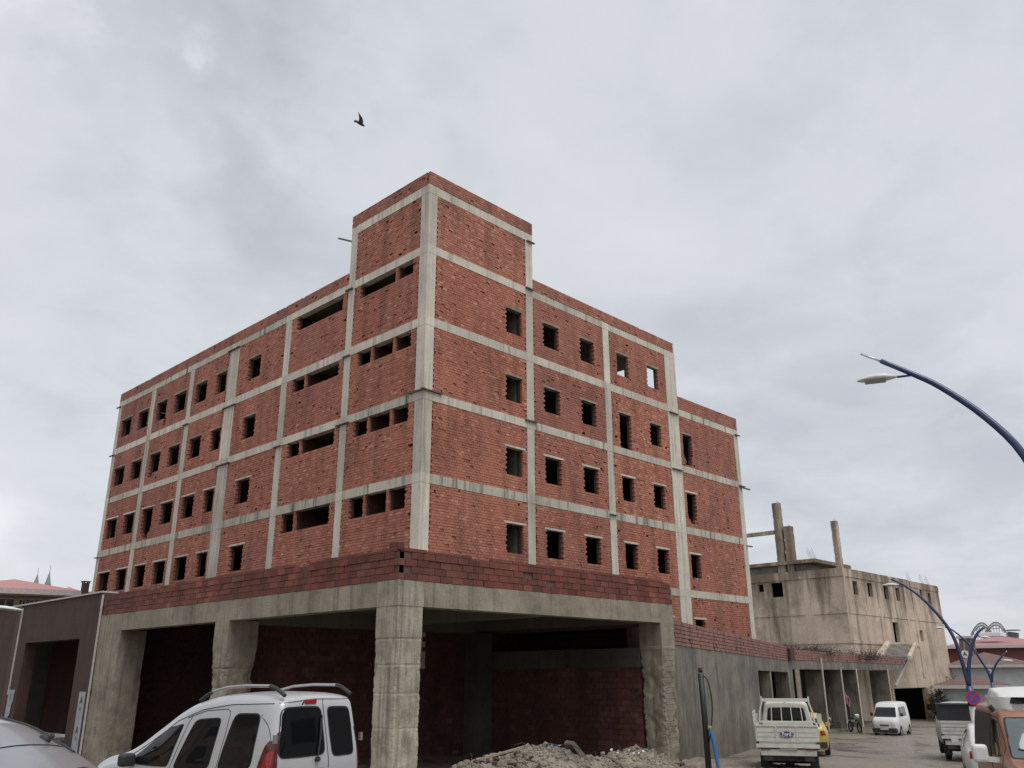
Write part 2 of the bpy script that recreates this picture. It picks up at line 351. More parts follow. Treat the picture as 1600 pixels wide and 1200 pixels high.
def brick_field(F, name, parent, u0, u1, z0, z1, holes=(), bl=0.2, bh=0.108, face=-0.01, depth=0.13, tone=0.4, mat=None, seed=0,
                tooth=0.07, tooth_ends=(True, True), missing=0.0028, jit=0.006, joint=0.012):
    rng = random.Random(seed); vs = []; fs = []; tint = []; batch = rng.uniform(-.14, .14)
    ncourse = int(math.ceil((z1 - z0) / bh - 0.15))
    U, Nn, O = F.U, F.N, F.o
    flip = U.cross(Vector((0, 0, 1))).dot(Nn) < 0
    for k in range(ncourse):
        a = z0 + k * bh; b = min(a + bh - joint, z1)
        if k == ncourse - 1: b = z1 - 0.004
        zm = (a + b) / 2
        iv = [(u0, u1, 0, 0)]
        for h in holes:
            if not (h[2] < zm < h[3]): continue
            nv = []
            for (p, q, l, r) in iv:
                if h[1] <= p or h[0] >= q: nv.append((p, q, l, r)); continue
                if h[0] > p: nv.append((p, h[0], l, 1))
                if h[1] < q: nv.append((h[1], q, 1, r))
            iv = nv
        for (p, q, l, r) in iv:
            wide = q - p
            if wide > 0.3:
                par = k % 2
                tl = tooth * rng.uniform(.7, 1.3) if (par == 0 and (tooth_ends[0] or l)) else 0.006
                tr = tooth * rng.uniform(.7, 1.3) if (par == 1 and (tooth_ends[1] or r)) else 0.006
                pe = p + (tl * (0.65 if l else 1)); qe = q - (tr * (0.65 if r else 1))
            else: pe, qe = p, q
            ph = (0.5 * bl if k % 2 else 0) + rng.uniform(-.02, .02)
            first = math.floor((pe - ph) / bl)
            u = pe; i = first + 1
            wob = rng.uniform(-.003, .003)
            while u < qe - 0.02:
                nx = min(qe, ph + i * bl + rng.uniform(-.008, .008)); i += 1
                if nx - u < 0.035:
                    if nx >= qe - 1e-6: break
                    continue
                x0, x1 = u, nx - (joint if nx < qe else 0)
                u = nx
                edge = (x0 - p < 0.45 and not l) or (q - x1 < 0.45 and not r)
                rr = rng.random()
                if rr < missing * (6 if edge else 1) and wide > .5:
                    if rng.random() < .45: continue
                    x0 += (x1 - x0) * rng.uniform(.3, .6)
                dz = 0.0
                if rng.random() < 0.035: dz = rng.uniform(0.015, 0.04)
                n1 = face + rng.uniform(-jit, jit) - dz; n0 = face - depth
                za = a + wob + rng.uniform(-.003, .003); zb = b + wob * .5
                o = len(vs)
                for n_ in (n0, n1):
                    for (uu, zz) in ((x0, za), (x1, za), (x1, zb), (x0, zb)):
                        w = O + U * uu + Nn * n_; vs.append((w.x, w.y, zz + O.z + F.slope * uu))
                ff = [(4, 5, 6, 7), (0, 1, 5, 4), (1, 2, 6, 5), (2, 3, 7, 6), (3, 0, 4, 7)]
                for f in ff:
                    f = tuple(o + j for j in f)
                    fs.append(tuple(reversed(f)) if flip else f)
                t = min(1, max(0, rng.betavariate(2.2, 2.2) + batch))
                if rng.random() < 0.035: t = rng.uniform(.9, 1.0)
                if rng.random() < 0.04: t = rng.uniform(0, .06)
                tint.extend([t, tone, rng.random(), 1.0] * 8)
    me = bpy.data.meshes.new(name); me.from_pydata(vs, [], fs)
    at_ = me.attributes.new('tint', 'FLOAT_COLOR', 'POINT'); at_.data.foreach_set('color', tint)
    me.update()
    return link(name, me, mat or MT['brick'], parent, kind='stuff')
def backing(F, mb, u0, u1, z0, z1, holes, n0=-0.26, n1=-0.13):
    for (a, b, c, d) in split_rect(u0, u1, z0, z1, holes): F.box(mb, a, b, c, d, n0, n1)
# ------------------------------------------------------------------ ground
def build_ground():
    xs = sorted(set([-400, -200, -100, -60] + list(np.arange(-40, 120, 2.0)) + [130, 150, 180, 230, 300, 450, 700, 1200]))
    ys = sorted(set([-1200, -500, -200, -100, -60] + list(np.arange(-50, 50, 2.0)) + [60, 80, 120, 200, 400, 800, 1200]))
    xs = [float(v) for v in xs]; ys = [float(v) for v in ys]
    vs = [(x, y, ground_z(x, y)) for y in ys for x in xs]
    n = len(xs)
    fs = [(j * n + i, j * n + i + 1, (j + 1) * n + i + 1, (j + 1) * n + i) for j in range(len(ys) - 1) for i in range(n - 1)]
    m, t, b = mat_new('muddy_ground'); L = t.links.new
    g = t.nodes.new('ShaderNodeNewGeometry')
    a = N(t, 'ShaderNodeTexNoise', i_Scale=0.35, i_Detail=8.0, i_Roughness=0.6, i_Distortion=0.6); L(g.outputs['Position'], a.inputs['Vector'])
    c = N(t, 'ShaderNodeTexNoise', i_Scale=9.0, i_Detail=8.0, i_Roughness=0.75); L(g.outputs['Position'], c.inputs['Vector'])
    r = t.nodes.new('ShaderNodeValToRGB'); L(a.outputs[0], r.inputs[0]); e = r.color_ramp
    e.elements[0].position = 0.3; e.elements[0].color = (0.10, 0.08, 0.06, 1); e.elements[1].position = 0.68; e.elements[1].color = (0.25, 0.215, 0.17, 1)
    k = e.elements.new(0.47); k.color = (0.19, 0.16, 0.125, 1)
    rf = N(t, 'ShaderNodeMapRange', i_1=0.3, i_2=0.7, i_3=0.7, i_4=1.25); L(c.outputs[0], rf.inputs[0])
    s = N(t, 'ShaderNodeVectorMath', operation='SCALE'); L(r.outputs[0], s.inputs[0]); L(rf.outputs[0], s.inputs['Scale'])
    L(s.outputs[0], b.inputs['Base Color'])
    rr = N(t, 'ShaderNodeMapRange', i_1=0.42, i_2=0.60, i_3=0.16, i_4=0.7); L(a.outputs[0], rr.inputs[0]); L(rr.outputs[0], b.inputs['Roughness'])
    bp = N(t, 'ShaderNodeBump', i_Strength=0.35, i_Distance=0.04); L(c.outputs[0], bp.inputs['Height']); L(bp.outputs[0], b.inputs['Normal'])
    me = bpy.data.meshes.new('ground'); me.from_pydata(vs, [], fs); me.update()
    return link('ground', me, m, kind='structure')
build_ground()

# ------------------------------------------------------------------ the tall unfinished brick building
FR = Facade((0, 0, 0), (1, 0, 0), (0, -1, 0))
FL = Facade((0, 0, 0), (0, 1, 0), (-1, 0, 0))
tower = thing('unfinished_building', 'tall unfinished red brick apartment block with bare concrete frame and empty window openings', 'building', (0, 0, 0))
BEAMS = [(5.60, 5.95), (8.75, 9.12), (11.98, 12.32), (15.05, 15.42), (18.22, 18.58), (20.97, 21.38)]
ST = [(2.6, 5.60), (5.95, 8.75), (9.12, 11.98), (12.32, 15.05), (15.42, 18.22), (18.58, 20.97)]
WZ = [(3.45, 4.58), (6.57, 7.78), (9.77, 10.95), (12.93, 14.11), (16.06, 17.22)]
conc = MT['conc']
def column(F, u0, u1, top, double=False, side=0.45, corner=False):
    """one storey of column at a time, each with its slightly proud pouring joint at the beam"""
    z = 2.2
    for (b0, b1) in BEAMS[:top]:
        mb = MB(); rj = random.uniform(-.004, .004)
        if double:
            m = (u0 + u1) / 2
            F.box(mb, u0, m - 0.012, z, b0 - 0.006, -side, 0.0 + rj); F.box(mb, m + 0.012, u1, z, b0 - 0.006, -side, 0.006 + rj)
            F.box(mb, m - 0.012, m + 0.012, z, b0 - 0.006, -side, -0.03)
        else: F.box(mb, u0, u1, z, b0 - 0.006, -side, rj)
        F.box(mb, u0 - 0.004, u1 + 0.004, b0 + 0.002, b1, -side, 0.005 + rj)
        mb.build('column', conc, tower); z = b1 + 0.004
def corner_column(top):
    z = 2.2
    for (b0, b1) in BEAMS[:top]:
        mb = MB(); mb.box(0, 0.46, 0, 0.50, z, b0 - 0.006); mb.box(-0.006, 0.464, -0.006, 0.504, b0 + .002, b1)
        mb.build('column', conc, tower); z = b1 + 0.004
corner_column(6)
R_COLS = [(5.80, 6.25), (11.31, 11.78), (16.62, 17.60), (23.24, 23.68)]
L_COLS = [(4.97, 5.42), (10.02, 10.50), (14.95, 15.97), (19.95, 20.42), (24.85, 25.35), (29.78, 30.2)]
for i, (a, b) in enumerate(R_COLS): column(FR, a, b, [6, 5, 5, 4][i], double=(i == 2))
for i, (a, b) in enumerate(L_COLS): column(FL, a, b, 6 if i == 0 else 5, double=(i == 2))
edges_R = [(0.46, 5.80), (6.25, 11.31), (11.78, 16.62), (17.60, 23.24)]
edges_L = [(0.50, 4.97), (5.42, 10.02), (10.50, 14.95), (15.97, 19.95), (20.42, 24.85), (25.35, 29.78)]
def beams(F, spans, tops):
    for (a, b), top in zip(spans, tops):
        for (b0, b1) in BEAMS[:top]:
            mb = MB(); k = random.uniform(.35, .65)
            j = a + (b - a) * k      # a pouring joint somewhere along the beam
            F.box(mb, a + 0.013, j - 0.004, b0, b1, -0.3, random.uniform(-.004, .008)); F.box(mb, j + 0.004, b - 0.013, b0, b1, -0.3, random.uniform(-.004, .008))
            mb.build('beam', MT['conc_drip'] if b0 in (8.75, 5.60) or random.random() < .15 else conc, tower)
beams(FR, edges_R, [6, 5, 5, 4]); beams(FL, edges_L, [6, 5, 5, 5, 5, 5])

def winR(bay, s):
    z0, z1 = WZ[s]
    W = {0: [(4.56, 5.52)], 1: [(6.97, 7.97), (9.57, 10.55)], 2: [(12.42, 13.30), (14.97, 15.87)], 3: [(17.87, 18.72)]}[bay]
    return [(a, b, z0, z1) for a, b in W]
def winL(bay, s):
    z0, z1 = WZ[s]
    if bay == 0:
        if s == 4: return [(0.91, 1.90, 17.57, 18.3), (2.05, 4.50, 17.57, 18.3)]
        zb = [0, 7.93, 11.24, 14.37][s]; zt = BEAMS[s][1]
        return [(0.9, 1.89, zb, zt), (2.03, 3.40, zb, zt), (3.52, 4.42, zb, zt)]
    if bay == 1:
        if s == 4: return [(5.84, 9.49, 17.50, 18.3)]
        zb = [0, 7.94, 11.24, 14.37][s]; zt = BEAMS[s][1]
        return [(5.85, 8.40, zb, zt), (8.53, 9.48, zb, zt)]
    W = {2: [(12.70, 13.85)], 3: [(16.14, 17.17), (18.28, 19.55)], 4: [(20.73, 22.08), (23.13, 24.42)], 5: [(25.58, 26.95), (28.0, 29.5)]}[bay]
    return [(a, b, z0, z1) for a, b in W]
TONE_R = {(0, 5): .42, (0, 4): .30, (0, 3): .33, (0, 2): .42, (0, 1): .40, (1, 4): .62, (1, 3): .60, (1, 2): .55, (1, 1): .50, (2, 4): .52, (2, 3): .36, (2, 2): .26, (2, 1): .26,
          (3, 3): .52, (3, 2): .52, (3, 1): .5, (3, 0): .5, (2, 0): .3}
TONE_L = {(0, 5): .46, (0, 4): .42, (0, 3): .30, (0, 2): .30, (0, 1): .30, (1, 4): .48, (1, 3): .40, (1, 2): .34, (1, 1): .28, (2, 4): .38, (2, 3): .38, (2, 2): .36, (2, 1): .42,
          (3, 4): .44, (3, 3): .36, (3, 2): .34, (3, 1): .40, (4, 4): .66, (4, 3): .56, (4, 2): .55, (4, 1): .48, (5, 4): .68, (5, 3): .60, (5, 2): .55, (5, 1): .5}
extra = {('R', 2, 3): [(12.42, 13.28, 12.36, 12.93)], ('R', 3, 3): [(17.95, 18.66, 12.72, 12.95), (18.08, 18.6, 12.44, 12.73)],
         ('R', 3, 2): [(17.93, 18.66, 9.55, 9.8), (18.12, 18.5, 9.28, 9.56)], ('L', 4, 2): [(23.2, 24.35, 9.5, 9.8), (23.45, 24.1, 9.25, 9.5)],
         ('L', 4, 4): [(23.0, 23.3, 15.75, 16.1), (23.1, 23.3, 15.5, 15.8)], ('L', 4, 3): [(23.9, 24.42, 12.7, 12.95)]}
bk = MB(); seed = 10
lint = []
def panel(F, key, bay, s, a, b, z0, z1, holes, tone):
    global seed
    seed += 1
    hs = list(holes) + extra.get((key, bay, s), [])
    brick_field(F, 'brick_panel', tower, a + 0.002, b - 0.002, z0 + 0.004, z1 - 0.012, hs, tone=tone, seed=seed)
    backing(F, bk, a, b, z0, z1, hs)
    for (h0, h1, hz0, hz1) in holes:
        if hz1 < z1 - 0.1:
            mb = MB(); F.box(mb, h0 - 0.16, h1 + 0.16, hz1 - 0.01, hz1 + 0.075, -0.25, 0.004 if s < 3 else -0.004); mb.build('lintel', conc if s < 3 else MT['conc_pod'], tower)
for bay, (a, b) in enumerate(edges_R):
    for s, (z0, z1) in enumerate(ST):
        if s > [5, 4, 4, 3][bay]: continue
        if s == 0 and bay < 2: continue
        holes = winR(bay, s) if s < 5 else []
        panel(FR, 'R', bay, s, a, b, z0, z1, holes, TONE_R[(bay, s)])
for bay, (a, b) in enumerate(edges_L):
    for s, (z0, z1) in enumerate(ST):
        if s > (5 if bay == 0 else 4) or s == 0: continue
        holes = winL(bay, s) if s < 5 else []
        panel(FL, 'L', bay, s, a, b, z0, z1, holes, TONE_L[(bay, s)])
# low walls under the first visible storey
FR.box(bk, 0.46, 11.31, 2.6, 5.6, -.26, -.1); FL.box(bk, 0.5, 29.78, 2.6, 5.6, -.26, -.1)
# brick parapets on the roof edges
for (F, a, b, z0, z1, tn) in ((FR, 0.0, 6.25, 21.385, 21.97, .55), (FL, 0.13, 5.42, 21.385, 21.97, .55), (FR, 6.26, 17.50, 18.585, 19.12, .6), (FL, 5.43, 30.2, 18.585, 19.12, .68), (FR, 17.62, 23.68, 15.425, 16.12, .6)):
    seed += 1
    brick_field(F, 'parapet', tower, a, b, z0, z1, (), face=0.02, depth=0.1, tone=tn, seed=seed, tooth_ends=(False, False), missing=0.003, joint=0.01)
    F.box(bk, a + 0.02, b - 0.02, z0, z1 - 0.02, -0.2, -0.06)
# tower side walls above the roof, faces turned away from the street
for (x0, x1, y0, y1) in ((6.0, 6.24, 0.46, 5.4), (0.46, 6.0, 5.18, 5.4)): bk.box(x0, x1, y0, y1, 18.58, 21.38)
# rear and end walls
bk.box(13.8, 14.0, 13.0, 30.2, 2.6, 18.405); bk.box(0.3, 13.8, 30.0, 30.2, 2.6, 18.405); bk.box(14.0, 23.5, 12.8, 13.0, 2.6, 15.05)
bk.box(23.45, 23.66, 0.45, 13.0, 2.6, 15.05); bk.box(14.0, 17.5, 12.8, 13.0, 15.42, 18.405); bk.box(17.3, 17.5, 6.0, 12.8, 15.42, 18.405)
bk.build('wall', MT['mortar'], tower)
for i, (b0, b1) in enumerate(BEAMS):
    mb = MB(); z1 = b1 - 0.01; z0 = z1 - 0.16
    if i < 5:
        mb.box(0.31, 13.99, 0.31, 30.0, z0, z1); mb.box(13.99, 17.45, 0.31, 12.99, z0, z1)
        if i < 4: mb.box(17.45, 23.44, 0.31, 12.79, z0, z1)
    else: mb.box(0.31, 6.2, 0.31, 5.3, z0, z1)
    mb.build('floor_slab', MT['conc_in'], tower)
# partitions inside, seen through the openings
for s in range(1, 5):
    z0, z1 = ST[s]; mb = MB(); z1 = BEAMS[s][1] - .18
    mb.box(0.4, 17.3, 5.6, 5.75, z0, z1) if s < 4 else mb.box(0.4, 11.2, 5.6, 5.75, z0, z1)
    mb.box(5.6, 5.75, 5.76, 29.9, z0, z1)
    for y in (1.9, 3.41): mb.box(0.28, 3.2, y, y + .12, z0, z1) if not (s == 4 and y > 3) else None
    if s < 4: mb.box(0.28, 3.2, 8.41, 8.53, z0, z1)
    mb.box(0.28, 5.5, 5.1, 5.25, z0, z1); mb.box(0.28, 5.5, 9.95, 10.1, z0, z1)
    mb.box(3.3, 3.45, 0.4, 5.0, z0, z1); mb.box(3.3, 3.45, 5.3, 9.9, z0, z1)
    if s < 4: mb.box(17.7, 23.4, 2.1, 2.25, z0, z1)
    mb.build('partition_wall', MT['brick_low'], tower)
    mb = MB(); mb.box(5.54, 6.2, 0.45, 1.1, z0, z1); mb.build('inner_column', MT['conc_in'], tower)
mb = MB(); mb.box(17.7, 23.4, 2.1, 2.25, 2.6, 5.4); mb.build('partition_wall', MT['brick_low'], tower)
# forgotten formwork boards at the joints
def board(p, ax, L, w=0.045, h=0.024):
    mb = MB(); ax = Vector(ax).normalized(); side = ax.cross(Vector((0, 0, 1))); mb.obox(p, ax, side, (0, 0, 1), L / 2, w, h); mb.build('formwork_board', MT['wood'], tower)
for z in (12.34,):
    board((-0.04, 0.35, z), (0, 1, 0), 1.0); board((0.4, -0.05, z + .01), (1, 0, 0), 1.05)
for (y, z, L) in ((5.2, 12.0, 0.9), (10.3, 11.97, .6), (15.4, 15.03, 1.3), (15.4, 12.0, 1.3), (30.1, 15.05, .7), (15.5, 18.2, 1.2), (5.3, 18.25, .5), (30.15, 18.22, .6), (20.2, 15.05, .6), (5.2, 15.05, .5), (30.1, 8.75, .5)):
    board((-0.06, y, z), (0, 1, 0), L)
for (x, z, L) in ((6.0, 12.3, .7), (6.0, 18.55, .5), (6.1, 20.95, .5), (17.1, 12.0, .9), (23.6, 12.1, .6), (11.5, 8.95, .5), (17.1, 15.05, .8), (23.6, 15.1, .5)):
    board((x, -0.06, z), (1, 0, 0), L)
board((-.1, 5.5, 20.75), (-1, .3, 0), 1.0, .03, .03); board((23.9, -.1, 12.0), (1, 0, 0), .9, .04, .03); board((23.8, -.08, 8.72), (1, 0, 0), .5, .04, .03)

# ------------------------------------------------------------------ the podium: concrete frame with a brick parapet
XP, YP = -7.34, -8.21
PX = Facade((XP, YP, 0), (1, 0, 0), (0, -1, 0)); PY = Facade((XP, YP, 0), (0, 1, 0), (-1, 0, 0))
pod = thing('podium', 'low weathered concrete shop frame with dark empty bays in front of the brick block', 'building', (XP, YP, 0))
pc = MT['conc_pod']
def rough_box(name, x0, x1, y0, y1, z0, z1, amp, mat, parent, cell=0.07, bands=(), seedv=0.0, zdam=9.0, front=1.0):
    """a cast column whose faces and edges have broken away; vertices move by their position only, so nothing cracks open"""
    nx = max(2, int((x1 - x0) / cell)); ny = max(2, int((y1 - y0) / cell)); nz = max(2, int((z1 - z0) / cell))
    idx = {}; vs = []; fs = []
    cx, cy = (x0 + x1) / 2, (y0 + y1) / 2
    def vert(i, j, k):
        key = (i, j, k)
        if key in idx: return idx[key]
        x = x0 + (x1 - x0) * i / nx; y = y0 + (y1 - y0) * j / ny; z = z0 + (z1 - z0) * k / nz
        ex = min(i, nx - i) / max(1, nx) * (x1 - x0); ey = min(j, ny - j) / max(1, ny) * (y1 - y0)
        edge = max(0, 1 - (ex + ey) / 0.12)
        w = max(0.0, min(1.0, (zdam - z) / 0.6))
        q = Vector((x + seedv, y, z))
        big = noise.noise(q * 1.7) + 0.5 * noise.noise(q * 4.5)
        fine = noise.noise(q * 13) * 0.5 + noise.noise(q * 25) * .3
        d = amp * w * (max(0, big + 0.05) * 1.1 + edge * (0.5 + fine) * 0.9 + max(0, fine) * .25)
        for (bz, bh_, ba) in bands:
            if abs(z - bz) < bh_: d += ba * (0.6 + 0.8 * fine)
        dx, dy = cx - x, cy - y; l = math.hypot(dx, dy) or 1
        idx[key] = len(vs); vs.append((x + dx / l * d, y + dy / l * d, z)); return idx[key]
    for k in range(nz):
        for i in range(nx):
            fs.append((vert(i, 0, k), vert(i + 1, 0, k), vert(i + 1, 0, k + 1), vert(i, 0, k + 1)))
            fs.append((vert(i + 1, ny, k), vert(i, ny, k), vert(i, ny, k + 1), vert(i + 1, ny, k + 1)))
        for j in range(ny):
            fs.append((vert(0, j + 1, k), vert(0, j, k), vert(0, j, k + 1), vert(0, j + 1, k + 1)))
            fs.append((vert(nx, j, k), vert(nx, j + 1, k), vert(nx, j + 1, k + 1), vert(nx, j, k + 1)))
    me = bpy.data.meshes.new(name); me.from_pydata(vs, [], fs); me.update()
    return link(name, me, mat, parent)
pc_pale = concrete('sandy_column_concrete', (0.50, 0.45, 0.36), (0.33, 0.295, 0.235), (0.11, 0.095, 0.075), 0.9, 1.5, 0.8, 0.5, runs=.7)
rough_box('column', XP, XP + .74, YP, YP + .78, -1.0, 3.5, 0.034, pc_pale, pod, .04, bands=((2.76, .022, .022), (2.2, .022, .018), (0.9, .02, .012), (1.62, .02, .014)), seedv=1.3, zdam=2.9)
rough_box('column', XP, XP + .95, YP + 7.66, YP + 8.46, -1.6, 3.5, 0.10, pc, pod, .05, bands=((2.2, .03, .03), (1.7, .03, .03)), seedv=7.7, zdam=2.75)
rough_box('column', XP, XP + .9, YP + 15.12, YP + 17.0, -1.8, 3.5, 0.03, pc, pod, .09, seedv=4.0, zdam=3.0)
rough_box('column', XP + 10.28, XP + 10.98, YP, YP + .82, -1.6, 3.5, 0.085, pc, pod, .045, bands=((2.75, .04, -.02),), seedv=9.1, zdam=2.8)
# exposed stirrups on the broken right column
for k in range(16):
    z = 0.2 + k * 0.155; mb = MB()
    mb.tube([(XP + 10.30, YP - 0.03, z), (XP + 10.5, YP - .055, z + .02 * math.sin(k)), (XP + 10.80, YP - .03, z + .02)], .006, 5); mb.build('stirrup', MT['metal'], pod)
# node blocks above the columns and the edge beams
mb = MB(); mb.box(XP - .012, XP + .76, YP - .012, YP + .80, 3.5, 4.07); mb.build('beam', pc_pale, pod)
for (F, a, b) in ((PY, .80, 7.7), (PY, 7.705, 17.0), (PX, .76, 10.98)):
    mb = MB(); F.box(mb, a, b, 3.50, 4.07, -.42, 0.0); mb.build('beam', pc, pod)
# ceiling slab and inner beams
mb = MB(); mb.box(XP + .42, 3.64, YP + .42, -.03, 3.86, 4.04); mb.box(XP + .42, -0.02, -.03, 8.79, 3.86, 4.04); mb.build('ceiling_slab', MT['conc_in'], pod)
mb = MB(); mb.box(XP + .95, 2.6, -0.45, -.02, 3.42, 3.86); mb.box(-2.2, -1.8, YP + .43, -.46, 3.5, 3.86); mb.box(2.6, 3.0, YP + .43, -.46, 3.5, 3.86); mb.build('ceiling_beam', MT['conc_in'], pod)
# brick walls behind the bays
FW1 = Facade((XP, 0, 0), (1, 0, 0), (0, -1, 0)); FW2 = Facade((3.0, YP, 0), (0, 1, 0), (-1, 0, 0)); FW3 = Facade((-2.6, 0.0, 0), (0, 1, 0), (-1, 0, 0))
bw = MB()
def inner_wall(F, a, b, z0, z1, sd):
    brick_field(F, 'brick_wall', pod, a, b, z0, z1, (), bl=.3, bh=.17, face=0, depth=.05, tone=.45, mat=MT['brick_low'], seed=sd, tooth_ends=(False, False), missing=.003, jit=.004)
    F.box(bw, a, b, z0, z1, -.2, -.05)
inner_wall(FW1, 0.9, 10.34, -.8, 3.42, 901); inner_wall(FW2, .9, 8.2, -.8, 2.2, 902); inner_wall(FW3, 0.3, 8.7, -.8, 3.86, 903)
bw.box(XP + .9, 3.3, .21, .35, -.8, 3.86); bw.box(XP+.42, -2.6, 8.6, 8.79, -.8, 3.86)
bw.box(3.2, 6.2, YP + 1.3, YP + 1.5, -.8, 3.45); bw.box(6.2, 6.4, YP + 1.5, -.03, -.8, 3.45); bw.box(3.21, 6.4, YP + 1.3, -.03, 3.46, 3.56); bw.box(3.0, 3.2, YP + .9, -.05, 3.4, 3.855)
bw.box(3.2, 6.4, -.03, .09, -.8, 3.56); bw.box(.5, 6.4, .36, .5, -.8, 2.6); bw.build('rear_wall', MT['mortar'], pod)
mb = MB(); FW2.box(mb, .85, 8.2, 2.2, 2.78, -.3, .06); mb.build('tie_beam', MT['conc_shade'], pod)
mb = MB(); mb.box(2.3, 2.99, -.75, -.02, -1, 3.42); mb.build('inner_column', MT['conc_shade'], pod)
# parapet: brick by brick where the bricks can be told apart
BH, BLN = 0.163, 0.36
pb_mesh = []
rng = random.Random(5)
for v in range(7):
    me = bpy.data.meshes.new('brick'); h = BH - .014; l = BLN - .014
    x0 = rng.uniform(0, .006); vs = []
    for (sx, sy, sz) in [(i, j, k) for k in (0, 1) for j in (0, 1) for i in (0, 1)]:
        vs.append(((-l / 2 if sx == 0 else l / 2) + rng.uniform(-.005, .005), (-.09 if sy == 0 else .09) + rng.uniform(-.004, .004), (0 if sz == 0 else h) + rng.uniform(-.004, .004)))
    me.from_pydata(vs, [], [(0, 2, 3, 1), (4, 5, 7, 6), (0, 1, 5, 4), (1, 3, 7, 5), (3, 2, 6, 7), (2, 0, 4, 6)]); me.materials.append(MT['brick_dark']); me.update(); pb_mesh.append(me)
spots = []
for F, Lx, rot in ((PX, 10.98, 0.0), (PY, 17.0, math.pi / 2)):
    for k in range(4):
        off = (k % 2) * BLN / 2 + (.18 if F is PX else .0)
        u = off + BLN / 2
        while u < Lx - .12:
            spots.append((F, u, 4.078 + k * BH, rot, k)); u += BLN
spots = [s_ for s_ in spots if rng.random() > .012]
spots.sort(key=lambda s_: (s_[0].p(s_[1], 0) - CAM).length)
rest = MB()
for n_, (F, u, z, rot, k) in enumerate(spots):
    if n_ < 299:
        o = bpy.data.objects.new('brick', rng.choice(pb_mesh)); COL.objects.link(o); o.parent = pod
        p = F.p(u, z, -.085 + rng.uniform(-.008, .008) + (.012 if k == 3 else 0)); o.location = p - Vector(pod.location); o.rotation_euler = (rng.uniform(-.01, .01), rng.uniform(-.012, .012), rot + rng.uniform(-.012, .012))
    else:
        F.box(rest, u - BLN / 2 + .007, u + BLN / 2 - .007, z, z + BH - .014, -.17, .005 + rng.uniform(-.006, .006))
rest.build('brick_courses', MT['brick_dark'], pod, kind='stuff')
mb = MB(); PX.box(mb, 0.02, 10.96, 4.072, 4.078 + 4 * BH - .02, -.15, -.02); PY.box(mb, 0.02, 16.98, 4.072, 4.078 + 4 * BH - .02, -.15, -.022); mb.build('mortar_core', MT['mortar2'], pod)
# broken top course of flat tiles
mb = MB()
for F, Lx in ((PX, 10.9), (PY, 17.0)):
    u = 0.15
    while u < Lx - .4:
        l = rng.uniform(.3, .9)
        if rng.random() < .8: F.box(mb, u, min(u + l, Lx), 4.078 + 4 * BH, 4.078 + 4 * BH + rng.uniform(.05, .085), -.15, rng.uniform(-.02, .01))
        u += l + .012
mb.build('brick_cap', MT['brick_dark'], pod, kind='stuff')
mb = MB(); mb.obox((XP + .13, YP + .28, 4.86), (0, 1, 0), (1, 0, 0), (0, 0, 1), .17, .09, .085); mb.build('corner_brick', MT['brick_dark'], pod)
for (F, u, w) in ((PY, .16, .3), (PY, .5, .22)):
    pass
# podium roof
mb = MB(); mb.box(XP + .2, 3.6, YP + .2, 0, 4.045, 4.07); mb.build('roof_deck', pc, pod)
# ------------------------------------------------------------------ brown rendered building on the left
brw = thing('brown_shop_building', 'dark brown rendered low building with open shop bays left of the concrete frame', 'building', (-7.36, 12, 0))
FB = Facade((-7.36, 0, 0), (0, 1, 0), (-1, 0, 0))
mb = MB()
for (a, b, c, d) in split_rect(9.05, 40.0, -1.5, 4.88, [(10.5, 16.4, -1.6, 3.33), (19.7, 25.6, -1.6, 3.33), (28.6, 34.6, -1.6, 3.33)]): FB.box(mb, a, b, c, d, -.45, 0)
mb.build('wall', MT['brown'], brw)
for y in (8.83, 17.42, 26.2):
    mb = MB(); FB.box(mb, y, y + (.215 if y < 9 else .5), -1.5, 4.88, -.4, .02 if y < 9 else .06); mb.build('pilaster', simple('dark_brown_render', (0.085, 0.04, 0.034), .75, var=.1, scale=3), brw)
    mb = MB(); FB.box(mb, y - .05, y - .004, 1.3 if y > 9 else -1.2, 4.8, .0, .055); mb.build('drain_pipe', MT['trim'], brw)
mb = MB(); FB.box(mb, 8.83, 40, 4.885, 4.94, -.5, .07); mb.build('coping', MT['trim'], brw)
mb = MB(); FB.box(mb, 8.9, 40, 4.5, 4.86, -12, -.45); FB.box(mb, 8.9, 40, -1, 4.5, -7, -6.6)
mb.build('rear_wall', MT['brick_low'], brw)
for y in (13.3, 22.5): 
    mb = MB(); FB.box(mb, y - .3, y + .9, -1, 4.5, -3.0, -2.0); mb.build('inner_column', MT['conc_in'], brw)
def text_mesh(txt, size, mat, parent, pos, xdir, updir, name='lettering', th=.004, bold=0.0):
    cu = bpy.data.curves.new(name, 'FONT'); cu.body = txt; cu.size = size; cu.extrude = th; cu.align_x = 'CENTER'; cu.align_y = 'CENTER'; cu.offset = bold
    ob = bpy.data.objects.new(name, cu); COL.objects.link(ob)
    dg = bpy.context.evaluated_depsgraph_get(); me = bpy.data.meshes.new_from_object(ob.evaluated_get(dg)); bpy.data.objects.remove(ob)
    x = Vector(xdir).normalized(); u = Vector(updir).normalized(); n = x.cross(u); p = Vector(pos)
    m = Matrix(((x.x, u.x, n.x, p.x), (x.y, u.y, n.y, p.y), (x.z, u.z, n.z, p.z), (0, 0, 0, 1)))
    me.transform(m); me.materials.clear(); return link(name, me, mat, parent)
ink = simple('black_ink', (0.03, 0.03, 0.035), .8)
pap = simple('weathered_poster', (0.34, 0.36, 0.38), .85, var=.2, scale=4)
po = thing('poster', 'tall white poster strip with black letters A on the brown pilaster beside the concrete frame', 'poster', (-7.4, 9.0, 0))
mb = MB(); FB.box(mb, 9.08, 9.66, -.5, 1.49, .022, .032); mb.build('sheet', pap, po)
